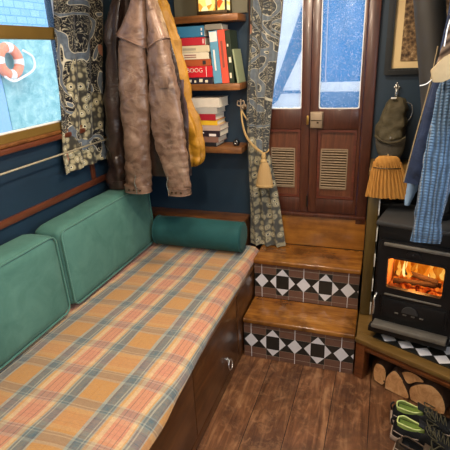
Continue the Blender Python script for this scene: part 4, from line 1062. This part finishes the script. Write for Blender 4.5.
# firewood
def split_log(outline, v0, length, label):
    """outline in hearth (u, z); log runs back from v0"""
    n = len(outline); P = smoothpts([(a, 0, b) for a, b in outline+[outline[0]]], 4)[:-1]
    c = V((sum(p.x for p in P)/len(P), 0, sum(p.z for p in P)/len(P)))
    t = thing('firewood_log', hp(c.x, v0+length/2, min(p.z for p in P)), label, 'log', 'split logs in the hearth store')
    rings = []
    for k in range(6):
        v = v0+length*k/5
        rings.append([hp(p.x+.003*noise.noise(V((p.x*60, k, 1))), v, max(p.z+.002*noise.noise(V((p.z*60, k, 5))), .0012)) for p in P])
    bm = B(); loft(bm, rings); obj('bark', bm, 'bark', t, sharp=50)
    bm = B(); A = [hp(c.x+(p.x-c.x)*.985, v0-.001+.0025*noise.noise(V((p.x*90, p.z*90, 2))), max(c.z+(p.z-c.z)*.985, .002)) for p in P]
    Bk = [q+hv*.004 for q in A]; loft(bm, [Bk, A], True); obj('cut_face', bm, 'endgrain', t, sharp=30)
VF = .026
split_log([(0.0963, 0.0128), (0.1348, 0.0054), (0.1483, 0.0375), (0.1442, 0.091), (0.1244, 0.1124), (0.0963, 0.1049), (0.088, 0.0535)], VF, .17, 'narrow split log at the left of the log store')
split_log([(0.1546, 0.0043), (0.2544, 0.0043), (0.2648, 0.0268), (0.2388, 0.0749), (0.2024, 0.1198), (0.1795, 0.1124), (0.1566, 0.0642)], VF-.012, .18, 'triangular split log in the middle of the log store')
split_log([(0.218, 0.1177), (0.2492, 0.0749), (0.2835, 0.1017), (0.3168, 0.1198), (0.2877, 0.137), (0.2492, 0.1391)], VF+.004, .17, 'small wedge of log resting on top between two larger logs')
split_log([(0.2752, 0.0064), (0.4, 0.0043), (0.4229, 0.0321), (0.4052, 0.091), (0.3636, 0.1263), (0.3251, 0.1198), (0.2877, 0.0942), (0.2648, 0.0589)], VF-.008, .18, 'large half-round log at the right of the log store')

# ------------------------------------------------------------------ picture, hook, cap, brush
px0, px1, pz0, pz1 = .586, .90, 1.380, 1.86
pc = thing('framed_picture', (.74, YB, 1.38), 'black framed relief picture with cream mount on the blue bulkhead', 'picture')
Pp = lambda u, w: V((u, YB-.001, w))
bm = B(); frame_prism(bm, rrect(px0, px1, pz0, pz1, .001, 1), rrect(px0+.03, px1-.03, pz0+.028, pz1-.03, .001, 1), Pp, (0, -.022, 0))
frame_prism(bm, rrect(px0+.012, px1-.012, pz0+.012, pz1-.012, .001, 1), rrect(px0+.02, px1-.02, pz0+.02, pz1-.02, .001, 1), Pp, (0, -.027, 0)); obj('frame', bm, 'frame_blk', pc, sharp=20)
bm = B(); box(bm, px0+.028, px1-.028, YB-.010, YB-.003, pz0+.026, pz1-.028); obj('mount', bm, 'mat_cream', pc, smooth=False)
bm = B(); box(bm, px0+.068, px1-.068, YB-.014, YB-.010, pz0+.058, pz1-.07, .002); obj('relief_print', bm, 'relief', pc, smooth=False)
hk = thing('coat_hook', (.651, YB, 1.30), 'small brass hook on the bulkhead below the picture', 'hook')
bm = B(); box(bm, .643, .660, YB-.006, YB-.001, 1.275, 1.335, .002)
tube(bm, smoothpts([(.651, YB-.005, 1.285), (.651, YB-.03, 1.268), (.651, YB-.045, 1.285), (.651, YB-.045, 1.305)]), .0035)
tube(bm, smoothpts([(.651, YB-.005, 1.318), (.651, YB-.02, 1.325), (.651, YB-.03, 1.34)]), .0035)
for p in ((.651, YB-.030, 1.342), (.651, YB-.045, 1.307), (.640, YB-.008, 1.322), (.662, YB-.008, 1.322)): bmesh.ops.create_uvsphere(bm, u_segments=10, v_segments=8, radius=.006, matrix=Matrix.Translation(p))
obj('hook', bm, 'silver', hk)
hc = thing('cap', (.64, .40, 1.02), 'olive baseball cap hanging from the hook above the mantel', 'cap')
bm = B(); drape(bm, [(1.280, .640, .668, .438, .462), (1.270, .620, .690, .425, .466), (1.238, .606, .700, .405, .470), (1.188, .590, .703, .388, .472), (1.138, .578, .705, .374, .472), (1.103, .572, .708, .366, .472), (1.083, .574, .706, .368, .470)], 44, 6, 5, .003, .5, .010, 14)
obj('crown', bm, 'cap', hc)
bm = B(); rings = []
for k in range(11):
    t = k/10; hw = .067*(max(0, 1-(t*.97)**2.6))**.5; yy = .362-.030*math.sin(t*PI*.5); z = 1.100-.112*t
    row = [V((.640+.006*t+hw*u, yy+.030*u*u*(1-.3*t), z-.010*(1-u*u)*(1-t)+.006*u*u)) for u in [x/10-1 for x in range(21)]]
    rings.append(row+[p+V((0, .005, -.001)) for p in reversed(row)])
loft(bm, rings); obj('brim', bm, 'cap_dark', hc, sharp=60)
bm = B(); tube(bm, smoothpts([(.574, .372, 1.110), (.60, .354, 1.093), (.640, .345, 1.084), (.68, .354, 1.092), (.705, .370, 1.108)]), .0045); obj('sweatband', bm, 'cap', hc)
bm = B(); tube(bm, smoothpts([(.698, .44, 1.258), (.722, .44, 1.245), (.727, .44, 1.205), (.714, .44, 1.175)]), .0025); obj('strap', bm, 'silver', hc)
bm = B(); box(bm, .628, .652, .412, .424, 1.276, 1.282, .002); obj('label', bm, 'white', hc)
bmesh_eyelet = B(); lathe(bmesh_eyelet, [(0, 0), (.005, 0), (.004, .002), (0, .002)], (.64, .3475, 1.108), V((0, -1, 0)), 12); obj('eyelet', bmesh_eyelet, 'silver', hc)
# hand brush of straw hanging in front of the mantel
br = thing('hearth_brush', (.65, .19, .855), 'fan-shaped straw hearth brush hanging below the cap', 'brush')
rings = []
for k in range(10):
    t = k/9; z = 1.032-.164*t; hw = .056+.041*t**.9; cx = .634+.017*t; hd = .016+.006*t
    rings.append([V((cx+hw*math.cos(2*PI*i/64)*(1+.02*(i % 3)), .190+hd*math.sin(2*PI*i/64)*(1+.28*(i % 2)), z+(.007*noise.noise(V((i*1.7, 0, 0))) if k == 9 else 0))) for i in range(64)])
bm = B(); loft(bm, rings); obj('bristles', bm, 'straw', br, sharp=40)
bm = B(); rings = []
for z, a, b in ((1.055, .038, .012), (1.046, .049, .017), (1.028, .057, .0195), (1.016, .059, .0195)):
    rings.append([V((.634+a*math.cos(2*PI*i/30), .190+b*math.sin(2*PI*i/30), z)) for i in range(30)])
loft(bm, rings); obj('binding', bm, 'straw', br)
bm = B(); tube(bm, smoothpts([(.634, .20, 1.048), (.634, .215, 1.058), (.634, .232, 1.035), (.634, .2435, 1.0), (.634, .2445, .975)]), .0025, 6); obj('hanging_loop', bm, 'gold_yarn', br)
bm = B(); tube(bm, [V((.636+.0605*math.cos(2*PI*i/30), .190+.0225*math.sin(2*PI*i/30), 1.005)) for i in range(30)], .0025, 6, closed=True); obj('tie', bm, 'hook', br)

# ------------------------------------------------------------------ clothes airer on the right
ar = thing('airer_rail', (.87, -.15, 1.9), 'pine airer rail under the ceiling carrying the hung clothes', 'rail')
bm = B(); tube(bm, [(.87, -.42, 1.925), (.87, .08, 1.925)], .010, 12); obj('rail', bm, 'pine_dark', ar)
for y in (-.41, .07):
    bm = B(); box(bm, .858, .882, y-.006, y+.006, 1.925, ZC-.001); obj('bracket', bm, 'brass', ar)
def over_rail(y0, y1, th, parent, mat, nm='fold'):
    """band of cloth folded over the rail at y0..y1"""
    bm = B(); rings = []
    for k in range(13):
        a = PI*k/12; R1, R2 = .0099, .0099+th
        c, s_ = math.cos(a), math.sin(a); rings.append([V((.87+R1*c, y0, 1.925+R1*s_)), V((.87+R1*c, y1, 1.925+R1*s_)), V((.87+R2*c, y1, 1.925+R2*s_)), V((.87+R2*c, y0, 1.925+R2*s_))])
    for zz in (.03, .06): 
        rings.append([p+V((0, 0, -zz)) for p in rings[12]])
        rings.insert(0, [p+V((0, 0, -zz)) for p in [V((.87+.0099, y0, 1.925)), V((.87+.0099, y1, 1.925)), V((.87+.0099+th, y1, 1.925)), V((.87+.0099+th, y0, 1.925))]])
    loft(bm, rings, True); return obj(nm, bm, mat, parent)
kj = thing('knitted_jumper', (.84, -.14, .79), 'light blue cable-knit jumper hanging in front of the stove', 'jumper')
bm = B(); drape(bm, [(1.89, .82, .92, -.165, -.105), (1.75, .81, .98, -.165, -.100), (1.6, .80, 1.03, -.165, -.095), (1.3, .80, 1.05, -.165, -.095), (1.14, .80, 1.0, -.165, -.095), (1.07, .81, .93, -.16, -.10), (1.04, .82, .88, -.15, -.105)], 48, 6, 5, .004, .2, .006, 9)
obj('body', bm, 'knit', kj)
bm = B(); drape(bm, [(1.66, .80, .90, -.19, -.13), (1.5, .782, .888, -.195, -.135), (1.3, .766, .878, -.195, -.135), (1.12, .752, .862, -.195, -.135), (1.0, .743, .846, -.195, -.135), (.92, .741, .838, -.194, -.136), (.87, .738, .838, -.193, -.138), (.835, .735, .844, -.193, -.140), (.815, .735, .845, -.190, -.143)], 40, 7, 4, .003, 1.0, .006, 12)
s = obj('sleeve', bm, 'knit', kj)
over_rail(-.165, -.105, .006, kj, 'knit')
nv = thing('navy_trousers', (.76, -.06, 1.0), 'navy folded trousers hanging left of the blue jumper', 'trousers')
bm = B(); drape(bm, [(1.89, .80, .865, -.085, -.055), (1.7, .785, .85, -.085, -.05), (1.5, .765, .83, -.087, -.048), (1.35, .75, .815, -.088, -.046), (1.2, .728, .80, -.088, -.045), (1.08, .710, .785, -.088, -.045), (1.01, .700, .775, -.085, -.048)], 36, 6, 3, .003, .4, .006, 10)
obj('leg', bm, 'navy_cloth', nv)
bm = B(); tube(bm, smoothpts([(.758, -.088, 1.5), (.744, -.091, 1.36), (.720, -.091, 1.2), (.703, -.090, 1.08), (.695, -.088, 1.02)]), .0018); obj('seam', bm, 'tan', nv)
over_rail(-.085, -.055, .005, nv, 'navy_cloth')
rg = thing('blue_rag', (.75, -.02, .9), 'pale blue rag hanging behind the navy trousers', 'cloth')
bm = B(); drape(bm, [(1.89, .84, .866, -.03, -.012), (1.5, .785, .82, -.033, -.010), (1.2, .745, .785, -.034, -.008), (1.05, .716, .755, -.034, -.008), (.98, .712, .752, -.034, -.008), (.905, .708, .730, -.03, -.013)], 24, 6, 3, .002, 1.4, .005, 14)
obj('cloth', bm, bookmat('pale_blue', '#7f9dbd'), rg)
over_rail(-.03, -.012, .005, rg, 'pale_blue')
sf = thing('striped_scarf', (.80, -.22, 1.45), 'brown striped wool scarf hanging above the tan bag', 'scarf')
bm = B(); drape(bm, [(1.89, .83, .872, -.235, -.205), (1.65, .797, .86, -.235, -.205), (1.55, .768, .825, -.235, -.205), (1.46, .748, .795, -.235, -.205), (1.40, .742, .785, -.233, -.207)], 28, 6, 3, .003, .4, .004, 12)
obj('cloth', bm, 'stripe', sf)
over_rail(-.235, -.205, .006, sf, 'stripe')
bg = thing('canvas_bag', (.84, -.27, 1.2), 'tan canvas bag with pointed flap hanging at the upper right', 'bag')
bm = B(); prism(bm, [(.728, -.292, 1.432), (.758, -.294, 1.468), (.825, -.292, 1.505), (.90, -.29, 1.51), (.90, -.29, 1.40), (.80, -.292, 1.412), (.765, -.294, 1.396), (.738, -.294, 1.396)], (0, .012, 0), bev=.004); fl_ = obj('flap', bm, 'tan', bg)
bm = B(); drape(bm, [(1.50, .80, .95, -.276, -.25), (1.40, .80, .95, -.278, -.248), (1.27, .825, .95, -.278, -.248), (1.24, .835, .94, -.275, -.252)], 32, 5, 3, .002, .2, .003, 12); obj('pouch', bm, 'tan', bg)
bm = B(); tube(bm, smoothpts([(.860, -.262, 1.49), (.862, -.262, 1.75), (.8555, -.262, 1.925), (.87, -.262, 1.9395), (.8845, -.262, 1.925), (.89, -.262, 1.75), (.90, -.262, 1.49)]), .005, 8); obj('strap', bm, 'tan', bg)
bm = B(); tube(bm, smoothpts([(.735, -.288, 1.405), (.720, -.288, 1.392), (.702, -.286, 1.387)]), .0016, 6); obj('toggle', bm, 'white', fl_)
cc = thing('cream_cloth', (.82, -.33, 1.58), 'cream cloth corner hanging at the top right edge', 'cloth')
bm = B(); prism(bm, [(.758, -.335, 1.585), (.79, -.335, 1.645), (.84, -.335, 1.71), (.852, -.335, 1.91), (.888, -.335, 1.91), (.90, -.335, 1.68), (.84, -.335, 1.60), (.785, -.335, 1.562)], (0, .008, 0), bev=.002); obj('cloth', bm, 'cream_cloth', cc)
bm = B(); tube(bm, smoothpts([(.764, -.331, 1.580), (.757, -.331, 1.55), (.754, -.331, 1.50)]), .0018); obj('cord', bm, 'white', cc)
over_rail(-.335, -.327, .004, cc, 'cream_cloth')

# ------------------------------------------------------------------ shoes
def shoe(name, heel, heading, mats, label, lining=True, low=False, group='walking shoes by the hearth'):
    L = .275; t = thing(name, heel, label, 'shoe', group)
    hd = V((math.cos(heading), math.sin(heading), 0)); sd = V((-hd.y, hd.x, 0)); H0 = V(heel)
    def pt(l, s, z): return H0+hd*l+sd*s+V((0, 0, z))
    #        l     halfwidth  zlow  ztop
    st = [(.0, .022, .022, .060), (.006, .030, .018, .078), (.03, .037, .016, .092), (.07, .036, .015, .086), (.105, .036, .014, .080), (.13, .038, .014, .088), (.165, .043, .013, .078), (.20, .047, .013, .064), (.235, .045, .014, .052), (.26, .034, .017, .042), (.275, .016, .022, .032)]
    if low: st = [(a, b, c, d*.86) for a, b, c, d in st]
    def outline(scale=1.0, grow=0.0):
        a = [(l, w*scale+grow) for l, w, *_ in st]; return a
    # sole
    bm = B(); rings = []
    for z, g in ((.0005, .000), (.008, .004), (.018, .005), (.026, .002)):
        ring = [pt(l+(-.006 if i == 0 else (.008 if i == len(st)-1 else 0)), w+g, z+(.010*(max(0, l-.2)/.075)**2)) for i, (l, w) in enumerate(outline())]
        ring += [pt(l+(-.006 if i == 0 else (.008 if i == len(st)-1 else 0)), -(w+g), z+(.010*(max(0, l-.2)/.075)**2)) for i, (l, w) in reversed(list(enumerate(outline())))]
        rings.append(ring)
    loft(bm, rings); obj('sole', bm, mats[1], t, sharp=50)
    # upper: cross sections, open collar between heel and tongue
    R = lerp_rows(st, 4); n = 18; rings = []; inner = []
    for (l, w, zl, zt) in R:
        ring = []
        for k in range(n+1):
            a = PI*k/n; s = math.cos(a); q = abs(math.sin(a))**.62
            pinch = 1-.30*q**2
            ring.append((l, s, w*pinch, zl+(zt-zl)*q))
        rings.append(ring)
    bm = B(); vs = [[bm.verts.new(pt(l, s*w, z)) for (l, s, w, z) in r] for r in rings]
    for i in range(len(vs)-1):
        for k in range(n):
            lmid = R[i][0]; fr = abs((k+.5)/n-.5)
            if .018 < lmid < .116 and fr < .22: continue       # collar opening
            bm.faces.new((vs[i][k], vs[i][k+1], vs[i+1][k+1], vs[i+1][k]))
    r = bmesh.ops.solidify(bm, geom=bm.faces[:], thickness=.003)
    obj('upper', bm, mats[0], t, sharp=60)
    # padded collar round the opening
    zc = lambda l: [zt for (a, w, zl, zt) in R if a >= l-1e-6][0]
    col = []
    ks = [.016, .035, .06, .09, .122]
    cw = lambda l: {.016: .42, .035: .66, .06: .66, .09: .52, .122: .12}[l]
    for l in ks:
        w = [w for (a, w, zl, zt) in R if a >= l-1e-6][0]; col.append(pt(l, w*cw(l), zc(l)*.985))
    for l in ks[::-1]:
        w = [w for (a, w, zl, zt) in R if a >= l-1e-6][0]; col.append(pt(l, -w*cw(l), zc(l)*.985))
    loop = smoothpts(col+[col[0]], 4)[:-1]
    bm = B(); tube(bm, loop, .0030, 8, closed=True); obj('collar', bm, mats[4], t)
    # lining
    bm = B(); rings = []
    for f_, z in ((1.0, .0), (1.02, -.014), (.95, -.034), (.85, -.052)):
        c = sum((p for p in loop), V((0, 0, 0)))/len(loop)
        rings.append([c+(p-c)*f_+V((0, 0, z))*(1 if not low else .8) for p in loop])
    loft(bm, rings, False); f = bm.faces.new(bm.verts[-len(loop):]) if False else None
    last = list(bm.verts)[-len(loop):]
    bm.faces.new(last); obj('lining', bm, mats[3], t, sharp=80)
    # tongue
    bm = B(); rings = []
    for k in range(6):
        u = k/5; l = .100+.075*u; z = .112-.034*u if not low else .092-.026*u; hw = .020
        row = [pt(l-(.006 if not low else 0)*(1-u), hw*s, z-.006*s*s) for s in (-1, -.5, 0, .5, 1)]
        rings.append(row+[p-V((0, 0, .005)) for p in reversed(row)])
    loft(bm, rings); obj('tongue', bm, mats[0], t, sharp=60)
    # laces
    bm = B()
    for k in range(5):
        l = .128+k*.017; z = .1-.0075*k if not low else .083-.006*k
        tube(bm, smoothpts([pt(l, .026, z-.014), pt(l+.006, 0, z+.001), pt(l+.012, -.026, z-.016)], 4), .0020, 6)
        tube(bm, smoothpts([pt(l, -.026, z-.014), pt(l+.006, 0, z+.002), pt(l+.012, .026, z-.016)], 4), .0020, 6)
    for s in (1, -1): tube(bm, smoothpts([pt(.13, 0, .094 if not low else .08), pt(.12, s*.02, .108), pt(.135, s*.038, .09), pt(.165, s*.040, .075), pt(.15, s*.025, .09), pt(.128, 0, .098 if not low else .082)], 5), .0024, 6)
    obj('laces', bm, 'lace', t)
    if not low:
        bm = B(); tube(bm, smoothpts([pt(-.003, 0, .055), pt(-.008, 0, .08), pt(.004, 0, .096)]), .004, 6); obj('pull_tab', bm, mats[0], t)
    # heel stripes
    for s in (1, -1):
        bm = B(); tube(bm, smoothpts([pt(.004, s*.029, .052), pt(.05, s*.0375, .045), pt(.10, s*.0375, .05)], 4), .0018, 6); obj('side_stripe', bm, mats[1], t)
    return t
shoe('walking_shoe', (.738, -.236, .0), math.radians(-2), ('shoe_black', 'sole', 'lime', 'lime', 'lime_edge'), 'black walking shoe with lime lining closest to the log store')
shoe('walking_shoe', (.740, -.322, .0), math.radians(-8), ('shoe_black', 'sole', 'lime', 'lime', 'lime_edge'), 'black walking shoe with lime lining, middle of the three shoes')
shoe('low_shoe', (.750, -.412, .0), math.radians(-14), ('shoe_brown', 'sole', 'shoe_brown', 'shoe_black', 'shoe_brown'), 'brown suede shoe with dark lining nearest the camera', low=True, group='shoes by the hearth')

# ------------------------------------------------------------------ light
w = bpy.data.worlds.new('overcast_sky'); SC.world = w; w.use_nodes = True
bgn = w.node_tree.nodes['Background']; bgn.inputs[0].default_value = lin('#e6f0fb'); bgn.inputs[1].default_value = 2.3
def downlight(x, y, energy, col, size=.09):
    t = thing('ceiling_light', (x, y, ZC-.014), 'round brass ceiling light at the cabin ceiling', 'light', 'ceiling lights')
    bm = B(); lathe(bm, [(.035, 0), (.05, 0), (.05, .012), (.035, .012)], (x, y, ZC-.0125)); obj('bezel', bm, 'brass', t)
    bm = B(); lathe(bm, [(0, 0), (.036, 0), (.036, .006), (0, .006)], (x, y, ZC-.009)); obj('lens', bm, 'lampglow', t)
    l = bpy.data.lights.new('ceiling_lamp', 'AREA'); l.shape = 'DISK'; l.size = size; l.energy = energy; l.color = lin(col)[:3]
    o = bpy.data.objects.new('ceiling_lamp', l); C.objects.link(o); o.location = (x, y, ZC-.02)
for (x, y, e_) in ((.15, -.75, 13), (.15, -1.9, 13), (.15, -2.9, 8), (.22, -.05, 10.5), (-.2, -.35, 3)): downlight(x, y, e_, '#ffe8cc')
for y in (-.825, -2.25):  # fill lamps added inside the unseen right-hand windows to brighten the cabin
    l = bpy.data.lights.new('window_daylight', 'AREA'); l.shape = 'RECTANGLE'; l.size = .9; l.size_y = .55; l.energy = 14; l.color = lin('#e4eefc')[:3]
    o = bpy.data.objects.new('window_daylight', l); C.objects.link(o); o.location = (XR-.02, y, 1.54); o.rotation_euler = (0, PI/2, 0)
l = bpy.data.lights.new('fire_glow', 'POINT'); l.energy = 5.0; l.color = (1, .40, .09); l.shadow_soft_size = .03
o = bpy.data.objects.new('fire_glow', l); C.objects.link(o); o.location = sp(.165, .09, .60)
l = bpy.data.lights.new('lantern_glow', 'POINT'); l.energy = .8; l.color = (1, .72, .35); l.shadow_soft_size = .05
o = bpy.data.objects.new('lantern_glow', l); C.objects.link(o); o.location = (-.23, .35, 1.76)
sun = bpy.data.lights.new('sun', 'SUN'); sun.energy = 1.5; sun.angle = .2; o = bpy.data.objects.new('sun', sun); C.objects.link(o)
o.rotation_euler = (math.radians(38), math.radians(38), 0)

# ------------------------------------------------------------------ camera
cam = bpy.data.cameras.new('camera'); co = bpy.data.objects.new('camera', cam); C.objects.link(co)
Rr = V((0.94549209, 0.32302111, -0.04125609)); U = V((-0.07959687, 0.35209036, 0.93257531)); F = V((-0.31576738, 0.87845873, -0.35861012))
mt = Matrix(((Rr.x, U.x, -F.x, .60409325), (Rr.y, U.y, -F.y, -1.87954366), (Rr.z, U.z, -F.z, 1.51044321), (0, 0, 0, 1)))
co.matrix_world = mt; cam.sensor_width = 36; cam.lens = 449.1892/450*36; cam.clip_start = .02
SC.camera = co
SC.view_settings.view_transform = 'Standard'; SC.view_settings.look = 'None'; SC.view_settings.exposure = 0; SC.view_settings.gamma = 1
SC.view_settings.use_curve_mapping = False
SC.cycles.use_denoising = True
SC.cycles.max_bounces = 8; SC.cycles.transparent_max_bounces = 12
